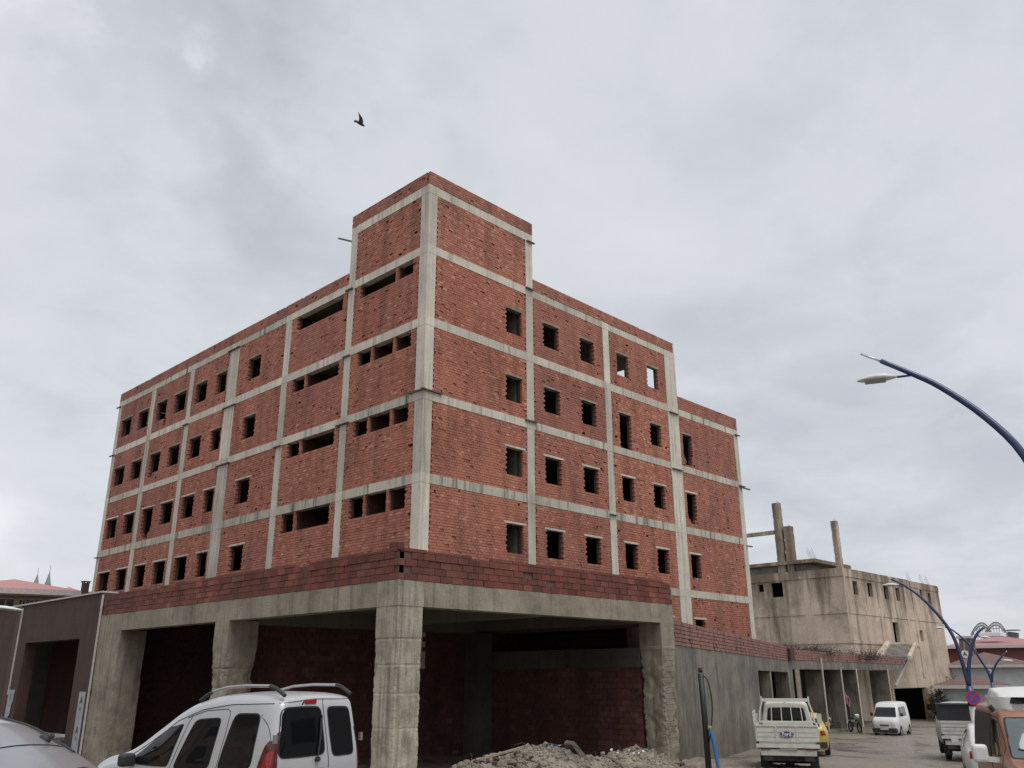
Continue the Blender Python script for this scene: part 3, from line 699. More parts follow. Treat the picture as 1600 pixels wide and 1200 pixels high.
for (t_, s_, z_) in (('A', .34, 1.2), ('<', .22, .9), ('A', .34, .22), ('<', .2, -.05)): text_mesh(t_, s_, ink, po, FB.p(9.36, z_, .038), (0, -1, 0), (0, 0, 1))
po = thing('poster', 'torn pale poster strip with faded grey letters on the second pilaster from the concrete frame', 'poster', (-7.4, 17.0, 0))
mb = MB(); pts = [(16.62, 1.49), (17.36, 1.49), (17.36, -.3), (17.1, -.1), (16.95, .15), (16.98, .4), (16.8, .55), (16.78, .9), (16.66, 1.05)]
mb.poly([FB.p(y, z, .024) for y, z in pts], (-.008, 0, 0)); mb.build('sheet', pap, po, fixn=True)
for (t_, s_, z_) in (('R', .3, 1.2), ('^', .2, .85)): text_mesh(t_, s_, simple('faded_ink', (.16, .16, .17), .8), po, FB.p(16.98, z_, .038), (0, -1, 0), (0, 0, 1))

# ------------------------------------------------------------------ side wall and arcade running down the street
A1 = math.atan2(-.72 + 8.1, 25.6 - 3.66); W1U = Vector((math.cos(A1), math.sin(A1), 0)); W1N = Vector((math.sin(A1), -math.cos(A1), 0)); W1L = math.hypot(25.6 - 3.66, -.72 + 8.1)
SW = Facade((3.66, -8.1, 0), W1U, W1N, slope=-0.009)
sw = thing('side_wall', 'damp streaked concrete wall topped with pinkish brick beside the podium', 'wall', (3.66, -8.1, 0))
def u_at(F, px, py=1100):
    d = ray(px, py); return ((CAM - F.o).cross(d).z) / F.U.cross(d).z
def zz_at(F, px, py):
    d = ray(px, py); t = (F.o - CAM).dot(F.N) / d.dot(F.N); return (CAM + d * t).z
uo = u_at(SW, 1189); uc = u_at(SW, 1228)
mb = MB(); SW.box(mb, 0, uo, -2.5, 2.86, -.3, 0); mb.build('shear_wall', MT['conc_wet'], sw)
mb = MB(); SW.box(mb, uo + .01, W1L, 2.27, 2.86, -.3, 0); mb.build('beam', MT['conc_wet'], sw)
brick_field(SW, 'brick_band', sw, 0.0, W1L, 2.87, 3.62, (), bl=.26, bh=.125, face=.03, depth=.12, tone=.35, mat=MT['brick_pink'], seed=77, tooth_ends=(False, False), missing=.0, jit=.008, joint=.02)
mb = MB(); SW.box(mb, .03, W1L - .02, 2.87, 3.58, -.2, -.03); mb.build('mortar_core', MT['mortar2'], sw)
for (a, w, dpt) in ((uo + (uc - uo) * .45, .45, 2.2),):
    mb = MB(); SW.box(mb, a, a + w, -2.5, 2.26, -dpt, -.02); mb.build('column', MT['conc_wet'], sw)
mb = MB(); SW.box(mb, uo + .3, W1L, -2.5, 3.0, -5.2, -5.0); SW.box(mb, uo - .3, uo, -2.5, 2.9, -5.0, -.31); mb.build('rear_wall', MT['conc_in'], sw)
mb = MB(); SW.box(mb, uo - .2, W1L + 1, 2.88, 3.0, -5.2, -.25); mb.build('roof_slab', MT['conc_in'], sw)
A2 = math.radians(11.5); AR = Facade((25.6, -.72, 0), (math.cos(A2), math.sin(A2), 0), (math.sin(A2), -math.cos(A2), 0))
ar = thing('arcade', 'row of old concrete pillars carrying a red brick band down the muddy street', 'building', (25.6, -.72, 0))
AL = u_at(AR, 1423)
for px0, px1, dp, nm in ((1229, 1246, .7, 0), (1283, 0, 1.05, 1), (1312, 0, 1.05, 1), (1336, 0, 1.05, 1), (1385, 0, 1.4, 1)):
    a = u_at(AR, px0, 1040); w = .32 if nm else .9
    p0 = AR.p(a, 0); x0, y0 = 0, 0
    mb = MB(); AR.box(mb, a, a + w, -3.2, 2.22, -dp, -.01 if px0 != 1229 else .04); mb.build('pillar', MT['conc_wet'], ar)
    if nm:
        mb = MB(); AR.box(mb, a - .03, a + w * .35, -3.2, 2.9 if px0 == 1283 else 2.3, .0, .06); mb.build('corner_strip', MT['conc'], ar)
mb = MB(); AR.box(mb, 0, AL - 2, 2.225, 2.70, -.3, 0); mb.build('beam', MT['conc_wet'], ar)
seed += 1
brick_field(AR, 'brick_band', ar, 0.0, AL, 2.71, 3.26, (), bl=.26, bh=.14, face=.03, depth=.12, tone=.35, mat=MT['brick_pink'], seed=78, tooth_ends=(False, False), missing=.0, jit=.01)
mb = MB(); AR.box(mb, .02, AL, 2.71, 3.22, -.2, -.03); mb.build('mortar_core', MT['mortar2'], ar)
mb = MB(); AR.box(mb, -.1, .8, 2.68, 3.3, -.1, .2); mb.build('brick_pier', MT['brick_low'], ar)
mb = MB(); AR.box(mb, 0, AL, 2.71, 2.9, -6, -.31); mb.build('roof_slab', MT['conc_in'], ar)
mb = MB(); AR.box(mb, 0, 20, -3.2, 2.7, -6, -5.8); AR.box(mb, 20.01, 31, -3.2, 2.7, -3.5, -3.3); AR.box(mb, 31.5, 31.7, -3.2, 2.7, -6, -3.1); mb.build('rear_wall', MT['dark'], ar)  # near-black colour stands in for the shade deep inside the arcade
mb = MB(); AR.box(mb, 24, 31, .5, 1.3, -3.25, -3.0); mb.build('tie_beam', MT['conc_in'], ar)
mb = MB()
for k in range(5): AR.box(mb, 3.5 + k * 5, 3.8 + k * 5, -3.2, 2.7, -5.7, -4.8)
mb.build('inner_column', MT['dark'], ar, kind='stuff')
mb = MB(); AR.box(mb, -.5, 30, -3.2, -1.62, -6, .35) if False else None
# raised plinth under the pillars, following the slope
for k in range(10):
    a = k * 3.2; mb = MB(); g = min(ground_z(*AR.p(a, 0, .3).xy), ground_z(*AR.p(a + 3.2, 0, .3).xy)); AR.box(mb, a, a + 3.19, g - .5, max(ground_z(*AR.p(a, 0).xy), g) + .1, -5.8, .22); mb.build('plinth', MT['conc_wet'], ar)

# ------------------------------------------------------------------ the far concrete building
BX, BY = 58.3, 9.74
fb = thing('concrete_building', 'stained pinkish concrete shell building with bare columns standing on its roof', 'building', (BX, BY, -3))
BL = Facade((BX, BY, 0), (0, 1, 0), (-1, 0, 0)); BR = Facade((BX, BY, 0), (1, 0, 0), (0, -1, 0))
cf = MT['conc_far']
hl = [(8.0, 8.55, 9.55, 10.25), (6.0, 7.2, 8.95, 10.3)]
hr = [(2.0, 3.05, 8.9, 10.15), (5.3, 6.4, 8.9, 10.2), (9.2, 10.3, 8.9, 10.2), (12.2, 13.2, 8.9, 10.2), (10.2, 11.5, 4.75, 6.75), (18.9, 19.6, 9.35, 10.4), (21.2, 22.0, 9.0, 10.2), (17.0, 18.0, 5.1, 6.2),
      (8.0, 16.2, -4, .6)]
mb = MB()
for F, L_, hs in ((BL, 12, hl), (BR, 24.6, hr)):
    for (a, b, c, d) in split_rect(0 if F is BR else .3, L_, -4, 11.15, hs): F.box(mb, a, b, c, d, -.3, 0)
mb.build('wall', cf, fb)
# bands and pilasters stand proud of the wall
def proud(F, u0, u1, z0, z1, n=.06, nm='band'):
    mb = MB(); F.box(mb, u0, u1, z0, z1, .002, n); mb.build(nm, cf, fb)
proud(BL, -.06, 12, 10.45, 11.2); proud(BR, .01, 16.0, 10.45, 11.2); proud(BL, -.05, 12, 7.15, 7.95, .05); proud(BR, .01, 24.6, 7.15, 7.95, .05)
proud(BL, -.05, 12, 4.55, 4.85, .07); proud(BR, .01, 16.5, 4.55, 4.85, .07); proud(BR, 16.2, 24.6, 10.5, 11.0, .05); proud(BR, 8.0, 24.6, .62, 1.5, .05)
for u in (3.2,): proud(BL, u, u + .75, 7.96, 10.44, .045, 'pilaster'); proud(BL, u, u + .75, 4.86, 7.14, .045, 'pilaster'); proud(BL, u + .1, u + .7, -3, 4.5, .045, 'pilaster')
for u in (.01, 7.4, 14.2): proud(BR, u, u + .5, 4.86, 7.14, .045, 'pilaster'); proud(BR, u, u + .5, 7.96, 10.44, .045, 'pilaster')
proud(BR, 16.2, 17.0, -4, .6, .3, 'pilaster'); proud(BR, 16.3, 16.9, 1.55, 10.4, .09, 'pilaster')
mb = MB(); BR.box(mb, 7.6, 8.0, -4, .6, -.3, .1); mb.build('column', cf, fb)
mb = MB(); mb.box(BX + .31, BX + 24.6, BY + .31, BY + 14, 11.0, 11.13); mb.box(BX + .31, BX + 24.6, BY + .31, BY + 14, 7.2, 7.4); mb.box(BX + .31, BX + 24.6, BY + .31, BY + 14, 4.2, 4.4); mb.box(BX + .31, BX + 24.6, BY + .31, BY + 14, .7, .9); mb.build('floor_slab', MT['conc_in'], fb)
mb = MB(); mb.box(BX + 24.3, BX + 24.6, BY + .3, BY + 14, -4, 11); mb.box(BX, BX + 24.6, BY + 13.9, BY + 14.2, -4, 11.1); mb.box(BX + .4, BX + 24, BY + 6, BY + 6.2, -4, 11); mb.build('rear_wall', MT['conc_in'], fb)
for (u, z0, z1) in ((2.5, 8.92, 10.13), (12.7, 8.92, 10.18)): mb = MB(); BR.box(mb, u, u + .08, z0, z1, -.2, -.1); mb.build('window_bar', MT['metal'], fb)
# stair flight in front of the high door
mb = MB(); y1, y0 = BY - .08, BY - 2.2
mb.poly([(66.9, y1, 4.62), (72.9, y1, 4.75), (65.0, y0, 3.43), (59.5, y0, 3.42)], (0, 0, -.25)); mb.build('stair_slab', MT['conc_wet'], fb, fixn=True)
mb = MB(); mb.poly([(66.1, y1, 4.95), (67.0, y1, 4.85), (59.6, y0, 3.55), (57.9, y0, 3.5)], (0, 0, -.3)); mb.build('stair_stringer', cf, fb, fixn=True)
mb = MB(); mb.poly([(72.95, y1, 4.85), (73.9, y1, 4.9), (66.1, y0, 3.5), (65.1, y0, 3.5)], (0, 0, -.3)); mb.build('stair_stringer', cf, fb, fixn=True)
mb = MB(); mb.bar((66.5, BY - 1.6, 3.1), (63.2, BY - 1.5, .9), .16); mb.build('brace', MT['trim'], fb)
# columns rising from the roof
for (x0, x1, y0, y1, z1, m_) in ((58.35, 58.95, 15.3, 16.05, 18.0, cf), (58.4, 59.2, 14.4, 15.1, 15.6, cf), (58.45, 59.0, 9.8, 10.35, 15.55, cf)):
    rough_box('roof_column', x0, x1, y0, y1, 11.13, z1, .05, m_, fb, .2, seedv=z1, zdam=30)
    mb = MB()
    for i in range(3): mb.tube([(x0 + .15 + .15 * i, y0 + .2, z1 - .02), (x0 + .15 + .17 * i, y0 + .25, z1 + .2 + .1 * (i % 2))], .009, 4)
    mb.build('rebar', MT['metal'], fb)
mb = MB(); mb.box(58.4, 58.8, 16.1, 24, 15.0, 15.35); mb.build('roof_beam', cf, fb)
mb = MB(); mb.box(58.6, 66, 13.2, 24, 11.13, 11.9); mb.build('penthouse', MT['conc_wet'], fb)
mb = MB(); mb.box(58.2, 66.3, 12.2, 24, 11.92, 12.25); mb.build('penthouse_roof', cf, fb)
for (x, y) in ((58.6, 12.7), (59.0, 12.5), (80, 10.2), (76, 10.1), (82, 10.3)):
    mb = MB(); zb = 12.2 if y > 12 else 11.1
    for i in range(3): mb.tube([(x + .2 * i, y, zb), (x + .2 * i - .3, y + .3, zb + .8 + .2 * i)], .011, 4)
    mb.build('rebar', MT['metal'], fb)
# yellow and black guard at the foot of the end column
g0 = ground_z(BX + 16.6, BY)
for k, c_ in enumerate(((.62, .36, .02), (.03, .03, .03), (.62, .36, .02))):
    mb = MB(); BR.box(mb, 16.05, 17.15, g0 + .35 + k * .55, g0 + .9 + k * .55 - .004, .0, .4); mb.build('guard_band', simple('guard_paint', c_, .6, var=.15, scale=3), fb, )

# ------------------------------------------------------------------ vegetation: bare twiggy shrubs and roof brush
def twigs(name, label, cat, base, spread, h, n, mat, group=None, seed_=1, r=.02, leaf=None, nleaf=0, lsc=1.0):
    rg = random.Random(seed_); root = thing(name, label, cat, base, group)
    mb = MB(); tips = []
    for i in range(n):
        a = rg.uniform(0, 6.283); rr = spread * math.sqrt(rg.random()) * .5
        p = Vector((base[0] + math.cos(a) * rr, base[1] + math.sin(a) * rr, base[2]))
        hh = h * rg.uniform(.5, 1) * (1 - .35 * (rr / (spread * .5)) ** 2)
        q = p + Vector((math.cos(a) * rg.uniform(0, spread * .35), math.sin(a) * rg.uniform(0, spread * .35), hh)); m_ = (p + q) / 2 + Vector((rg.uniform(-.1, .1) * spread, rg.uniform(-.1, .1) * spread, 0))
        mb.tube([p, m_, q], [r, r * .7, r * .3], 4, False)
        tips += [(m_, q)]
        for j in range(3):
            t = rg.uniform(.3, .9); s_ = m_.lerp(q, t); e_ = s_ + Vector((rg.uniform(-1, 1), rg.uniform(-1, 1), rg.uniform(.2, 1))) * h * .25
            mb.tube([s_, e_], [r * .5, r * .2], 3, False)
    mb.build('stems', mat, root, kind='stuff')
    if leaf:
        mb = MB()
        for i in range(nleaf):
            m_, q = rg.choice(tips); s_ = m_.lerp(q, rg.uniform(-.3, 1.05)) + Vector((rg.gauss(0, .12), rg.gauss(0, .12), rg.gauss(0, .1))) * spread * .5
            a = Vector((rg.gauss(0, 1), rg.gauss(0, 1), rg.gauss(0, 1))).normalized(); b_ = a.orthogonal().normalized(); L_ = h * rg.uniform(.04, .08) * lsc
            mb.add([s_ - a * L_, s_ + b_ * L_ * .5, s_ + a * L_, s_ - b_ * L_ * .5], [(0, 1, 2, 3)])
        mb.build('foliage', leaf, root, kind='stuff')
    return root
twm = simple('dark_twig', (0.045, 0.028, 0.03), .9, var=.3, scale=8); twg = simple('grey_brown_twig', (0.16, 0.125, 0.10), .9, var=.3, scale=4)
drk = simple('dry_dark_leaf', (0.05, 0.028, 0.032), .85, var=.4, scale=5); tan_ = simple('dry_tan_leaf', (0.19, 0.14, 0.10), .85, var=.3, scale=3)
p1 = at(1243, 1018, 59.5); p1.z = 2.9; p2 = at(1312, 1022, 70); p2.z = 2.9
twigs('brush_heap', 'dark heap of dry brush on the arcade roof nearest the brick block', 'brush', (p1.x, p1.y, p1.z), 3.4, .85, 90, twm, 'brush heaps on the arcade roof', 3, .02, drk, 5000, .9)
twigs('brush_heap', 'flatter dark heap of dry brush further along the arcade roof', 'brush', (p2.x, p2.y, p2.z), 4.6, 0.7, 90, twm, 'brush heaps on the arcade roof', 4, .02, drk, 5000, 1.0)
p3 = at(1487, 1075, 98); p3.z = ground_z(p3.x, p3.y)
twigs('bare_shrub', 'bare brown shrub behind the corner of the concrete shell', 'shrub', (p3.x, p3.y, p3.z), 1.3, 4.6, 70, twg, None, 5, .03, tan_, 1500, .5)
p4 = at(1471, 1125, 92); p4.z = ground_z(p4.x, p4.y)
twigs('grey_shrub', 'dark grey leafless shrub beside the yellow striped column foot', 'shrub', (p4.x, p4.y, p4.z), 1.1, 3.4, 60, twm, None, 6, .02, simple('dull_green_leaf', (.07, .075, .06), .9, var=.3, scale=4), 1500, .5)

# ------------------------------------------------------------------ far houses on the right
def roof_tiles(name, col, var=.18, tile=.5):
    m, t, b = mat_new(name); L = t.links.new; g = t.nodes.new('ShaderNodeNewGeometry')
    w = N(t, 'ShaderNodeTexWave', wave_type='BANDS', bands_direction='DIAGONAL', i_Scale=tile, i_Distortion=.3); L(g.outputs['Position'], w.inputs['Vector'])
    n = N(t, 'ShaderNodeTexNoise', i_Scale=.6, i_Detail=6.0); L(g.outputs['Position'], n.inputs['Vector'])
    mx = N(t, 'ShaderNodeMix', data_type='RGBA'); L(n.outputs[0], mx.inputs[0]); mx.inputs[6].default_value = (*[c * (1 - var) for c in col], 1); mx.inputs[7].default_value = (*[c * (1 + var) for c in col], 1)
    L(mx.outputs[2], b.inputs['Base Color']); b.inputs['Roughness'].default_value = .7
    bp = N(t, 'ShaderNodeBump', i_Strength=.3, i_Distance=.1); L(w.outputs[0], bp.inputs['Height']); L(bp.outputs[0], b.inputs['Normal'])
    return m
rt_brown = roof_tiles('brown_roof_tiles', (.15, .085, .075)); rt_red = roof_tiles('red_metal_roof', (.38, .19, .19)); rt_wall = roof_tiles('dark_red_cladding', (.20, .06, .05)); teal = simple('pale_teal_plaster', (.44, .48, .47), .8, var=.12, scale=.8)
def hip_house(name, label, px0, px1, r, zb, ze, zr, over, depth, wallm, roofm, win=(), ridge=.5, parts_extra=None, yaw=None):
    """house whose eaves run from pixel column px0 to px1 at distance r"""
    a = at(px0, 1060, r); b = at(px1, 1060, r); a.z = b.z = 0
    U = (b - a).normalized(); Nn = Vector((U.y, -U.x, 0)); W = (b - a).length
    c = (a + b) / 2; root = thing(name, label, 'building', (c.x, c.y, zb)); F = Facade(a, U, Nn)
    mb = MB(); holes = [(w[0] * W, w[1] * W, w[2], w[3]) for w in win]
    for q in split_rect(over, W - over, zb, ze, holes): F.box(mb, *q, -.3, 0)
    F.box(mb, over, over + .3, zb, ze, -depth, -.3); F.box(mb, W - over - .3, W - over, zb, ze, -depth, -.3); F.box(mb, over, W - over, zb, ze, -depth - .3, -depth)
    mb.build('wall', wallm, root)
    for h in holes:
        mb = MB(); F.box(mb, h[0] - .08, h[1] + .08, h[2] - .08, h[2], -.2, .05); F.box(mb, h[0] - .08, h[1] + .08, h[3], h[3] + .08, -.2, .05); F.box(mb, (h[0] + h[1]) / 2 - .03, (h[0] + h[1]) / 2 + .03, h[2], h[3], -.15, -.1); w_ = mb.build('window', MT['trim'], root)
        mb = MB(); F.box(mb, h[0], h[1], h[2], h[3], -.2, -.17); mb.build('pane', GLASS_DARK, w_)
    e = [F.p(0, ze, over), F.p(W, ze, over), F.p(W, ze, -depth - over), F.p(0, ze, -depth - over)]
    hd = depth / 2
    r0 = F.p(max(.5, W * ridge - max(0, W / 2 - hd)), zr, -hd); r1 = F.p(min(W - .5, W * ridge + max(0, W / 2 - hd)), zr, -hd)
    mb = MB(); vs = e + [r0, r1] + [v - Vector((0, 0, .25)) for v in e]
    mb.add(vs, [(0, 1, 5, 4), (1, 2, 5), (2, 3, 4, 5), (3, 0, 4), (0, 6, 7, 1), (1, 7, 8, 2), (2, 8, 9, 3), (3, 9, 6, 0), (9, 8, 7, 6)]); mb.build('roof', roofm, root, fixn=True)
    mb = MB(); F.box(mb, -.02, W + .02, ze - .32, ze - .02, over + .02, over + .1); mb.build('gutter', MT['trim'], root)
    return root, F, W
GLASS_DARK = simple('dark_glass', (0.015, 0.018, 0.02), .06, spec=.6)
def zpx(px, py, r): return at(px, py, r).z
r_ = 140
hall, HF, HW = hip_house('red_roofed_hall', 'long dark red hall with pink metal roof behind the pale green house', 1478, 1690, 135, -4, zpx(1540, 1009, 135), zpx(1565, 993, 150), .6, 34, rt_wall, rt_red, ridge=.45)
mb = MB()
for k in range(40): HF.box(mb, HW * (.02 + k * .024), HW * (.02 + k * .024) + .12, -2, zpx(1540, 1011, 135), .01, .07)
mb.build('cladding_rib', rt_wall, hall, kind='stuff')
pt = at(1512, 1010, 131); mb = MB(); mb.box(pt.x - .9, pt.x + .9, pt.y - .7, pt.y + .7, 2, zpx(1512, 998, 131)); mb.build('chimney', simple('old_brick_stack', (.2, .12, .1), .9, var=.3, scale=3), hall)
mb = MB(); mb.box(pt.x - 1.1, pt.x + 1.1, pt.y - .9, pt.y + .9, zpx(1512, 998, 131) + .01, zpx(1512, 996, 131) + .15); mb.build('chimney_cap', MT['trim'], hall)
gh, GF, GW = hip_house('pale_green_house', 'pale green plastered house with brown hip roof behind the small kiosk', 1481, 1625, 108, -4.5, zpx(1540, 1038, 108), zpx(1540, 1019, 115), .5, 14, teal, rt_brown, win=((.16, .22, -1.6, .2), (.42, .5, -1.6, .2), (.72, .8, -1.6, .2)), ridge=.45)
kh, KF, KW = hip_house('small_kiosk', 'small pale building with brown pyramid roof at the end of the street', 1457, 1580, 92, -4.5, zpx(1515, 1070, 92), zpx(1518, 1054, 96), .7, 8.5, teal, rt_brown, win=((.42, .62, -2.4, -1.0),))
# arched steel trusses far behind
tm = simple('grey_painted_steel', (.20, .22, .24), .6, .1)
tr_ = thing('roof_truss', 'two grey steel lattice arches rising behind the pink roof', 'truss', tuple(at(1545, 995, 175)))
def lattice(px0, px1, pyb, pyt, r, dx=0):
    n = 16; P = []; Q = []
    for i in range(n + 1):
        t = i / n; x = px0 + (px1 - px0) * t; h = math.sin(math.pi * (t * .86 + .07)) ** .8
        P.append(at(x, pyb + (pyt - pyb) * h, r)); Q.append(at(x, pyb + (pyt - pyb) * h + 5.0, r + 1.5))
    mb = MB(); mb.tube(P, .10, 6); mb.tube(Q, .09, 6)
    for i in range(n): mb.tube([P[i], Q[i + 1]], .035, 4); mb.tube([Q[i], P[i + 1]], .035, 4)
    for i in range(2, n - 1, 2):
        b_ = Vector(Q[i]); b_.z = at(1540, 999, r).z; mb.tube([Q[i], b_], .05, 4)
    for f_ in (.35, .65):
        z = at(1540, 999, r).z * (1 - f_) + P[n // 2].z * f_; ins = [p for p in Q if p.z > z]
        if len(ins) > 1: a_, b_ = Vector(ins[0]), Vector(ins[-1]); a_.z = b_.z = z; mb.tube([a_, b_], .05, 4)
    return mb
lattice(1517, 1551, 999, 973, 175).build('arch', tm, tr_); lattice(1538, 1574, 999, 972, 182).build('arch', tm, tr_)
pt = at(1583, 993, 150); tk = thing('roof_tank', 'dark water tank with a flat cap on the pink roof', 'tank', tuple(pt))
mb = MB(); mb.tube([at(1583, 996, 150), at(1583, 988, 150)], .75, 14); mb.build('drum', simple('tank_grey', (.09, .1, .11), .6), tk)
mb = MB(); mb.box(pt.x - .9, pt.x + .9, pt.y - .9, pt.y + .9, zpx(1583, 985.5, 150), zpx(1583, 984, 150)); mb.build('cap', tm, tk)
pt = at(1548, 991, 140)
fr = thing('roof_skylight', 'flat white skylight box on the pink metal roof', 'skylight', tuple(pt)); mb = MB(); mb.box(pt.x - 1.3, pt.x + 1.3, pt.y - 1.6, pt.y + 1.6, pt.z - .3, pt.z + .15); mb.build('frame', simple('white_sheet', (.75, .76, .76), .5), fr)
mb = MB(); mb.box(pt.x - 1.1, pt.x + 1.1, pt.y - 1.4, pt.y + 1.4, pt.z + .15, pt.z + .22); mb.build('panel', simple('white_panel', (.8, .82, .84), .3), fr)

# ------------------------------------------------------------------ far houses on the left
beige = simple('beige_plaster', (.42, .35, .25), .85, var=.1, scale=.7); pink = roof_tiles('faded_pink_roof', (.46, .22, .21))
lh, LF, LW = hip_house('beige_house', 'beige house with faded pink roof over the brown building', -120, 104, 62, 0, zpx(40, 922, 62), zpx(0, 902, 66), .9, 10, beige, pink, win=((.40, .52, zpx(20, 952, 62), zpx(20, 937, 62)), (.56, .60, zpx(20, 952, 62), zpx(20, 937, 62)), (.61, .66, zpx(20, 952, 62), zpx(20, 937, 62)), (.67, .72, zpx(20, 952, 62), zpx(20, 937, 62))), ridge=.5)
mb = MB(); LF.box(mb, -.1, LW + .1, zpx(40, 932, 62), zpx(40, 922, 62) - .34, .3, .92); mb.build('fascia', beige, lh)
lh2, LF2, LW2 = hip_house('pink_roofed_house', 'farther house showing only its pink hip roof between the spires and the brick block', 46, 124, 92, 0, zpx(80, 928, 92), zpx(80, 914, 95), .5, 9, beige, pink)
lh3, LF3, LW3 = hip_house('chimney_house', 'house with brown roof and squat chimney just left of the brick block', 116, 180, 70, 0, zpx(130, 926, 70), zpx(140, 913, 72), .4, 6, beige, roof_tiles('old_clay_roof', (.27, .14, .12)))
pt = at(134, 912, 69); mb = MB(); mb.box(pt.x - .2, pt.x + .2, pt.y - .2, pt.y + .2, pt.z - .9, zpx(134, 911, 69)); mb.build('chimney', MT['brown'], lh3)
mb = MB(); mb.box(pt.x - .27, pt.x + .27, pt.y - .27, pt.y + .27, zpx(134, 909.2, 69), zpx(134, 908.2, 69)); [mb.box(pt.x + sx * .18 - .04, pt.x + sx * .18 + .04, pt.y + sy * .18 - .04, pt.y + sy * .18 + .04, zpx(134, 911, 69), zpx(134, 909, 69)) for sx in (-1, 1) for sy in (-1, 1)]; mb.build('chimney_cap', MT['brown'], lh3)
for (px, pyt, lab) in ((59, 896, 'left grey minaret spire rising over the pink roof'), (78, 892, 'right and slightly taller grey minaret spire over the pink roof')):
    b_ = at(px - 1, 922, 150); t_ = at(px, pyt, 150); b_.x, b_.y = t_.x, t_.y
    mr = thing('minaret', lab, 'minaret', tuple(b_), 'minaret spires over the pink roof'); lead = simple('grey_lead', (.22, .25, .27), .6)
    mb = MB(); mb.tube([b_ + Vector((0, 0, -22)), b_ + Vector((0, 0, .0))], 1.0, 16); mb.build('shaft', beige, mr, True)
    mb = MB(); h = t_.z - b_.z; mb.tube([b_, b_ + Vector((0, 0, h * .4)), b_ + Vector((0, 0, h * .78)), t_], [.50 if False else .62, .36, .14, .02], 16); mb.build('spire', lead, mr, True)
    mb = MB(); mb.tube([t_, t_ + Vector((0, 0, .8))], .04, 5); mb.build('finial', lead, mr)
# ------------------------------------------------------------------ vehicles
def place(root, px, r, z, head_deg):
    p = at(px, 1100, r); root.location = (p.x, p.y, z); root.rotation_euler = (0, 0, math.radians(head_deg)); return root
def lk(name, mb, mat, parent, smooth=False, fixn=False, ang=None):
    """link a mesh modelled in its thing's own axes"""
    me = bpy.data.meshes.new(name); me.from_pydata(mb.v, [], mb.f)
    if fixn:
        bm = bmesh.new(); bm.from_mesh(me); bmesh.ops.recalc_face_normals(bm, faces=bm.faces); bm.to_mesh(me); bm.free()
    me.materials.append(mat); me.update()
    o = bpy.data.objects.new(name, me); COL.objects.link(o); o.parent = parent
    if smooth: smooth_by_angle(o, ang or 40)
    return o
def lerp_tab(tab, x):
    if x <= tab[0][0]: return tab[0][1]
    for (a, va), (b, vb) in zip(tab, tab[1:]):
        if x <= b:
            t = (x - a) / (b - a); return va + (vb - va) * t
    return tab[-1][1]
def smooth_tab(tab, n=80, it=3):
    xs = np.linspace(tab[0][0], tab[-1][0], n); ys = np.interp(xs, [t[0] for t in tab], [t[1] for t in tab])
    for _ in range(it): ys[1:-1] = (ys[:-2] + 2 * ys[1:-1] + ys[2:]) / 4
    return [(float(a), float(b)) for a, b in zip(xs, ys)]
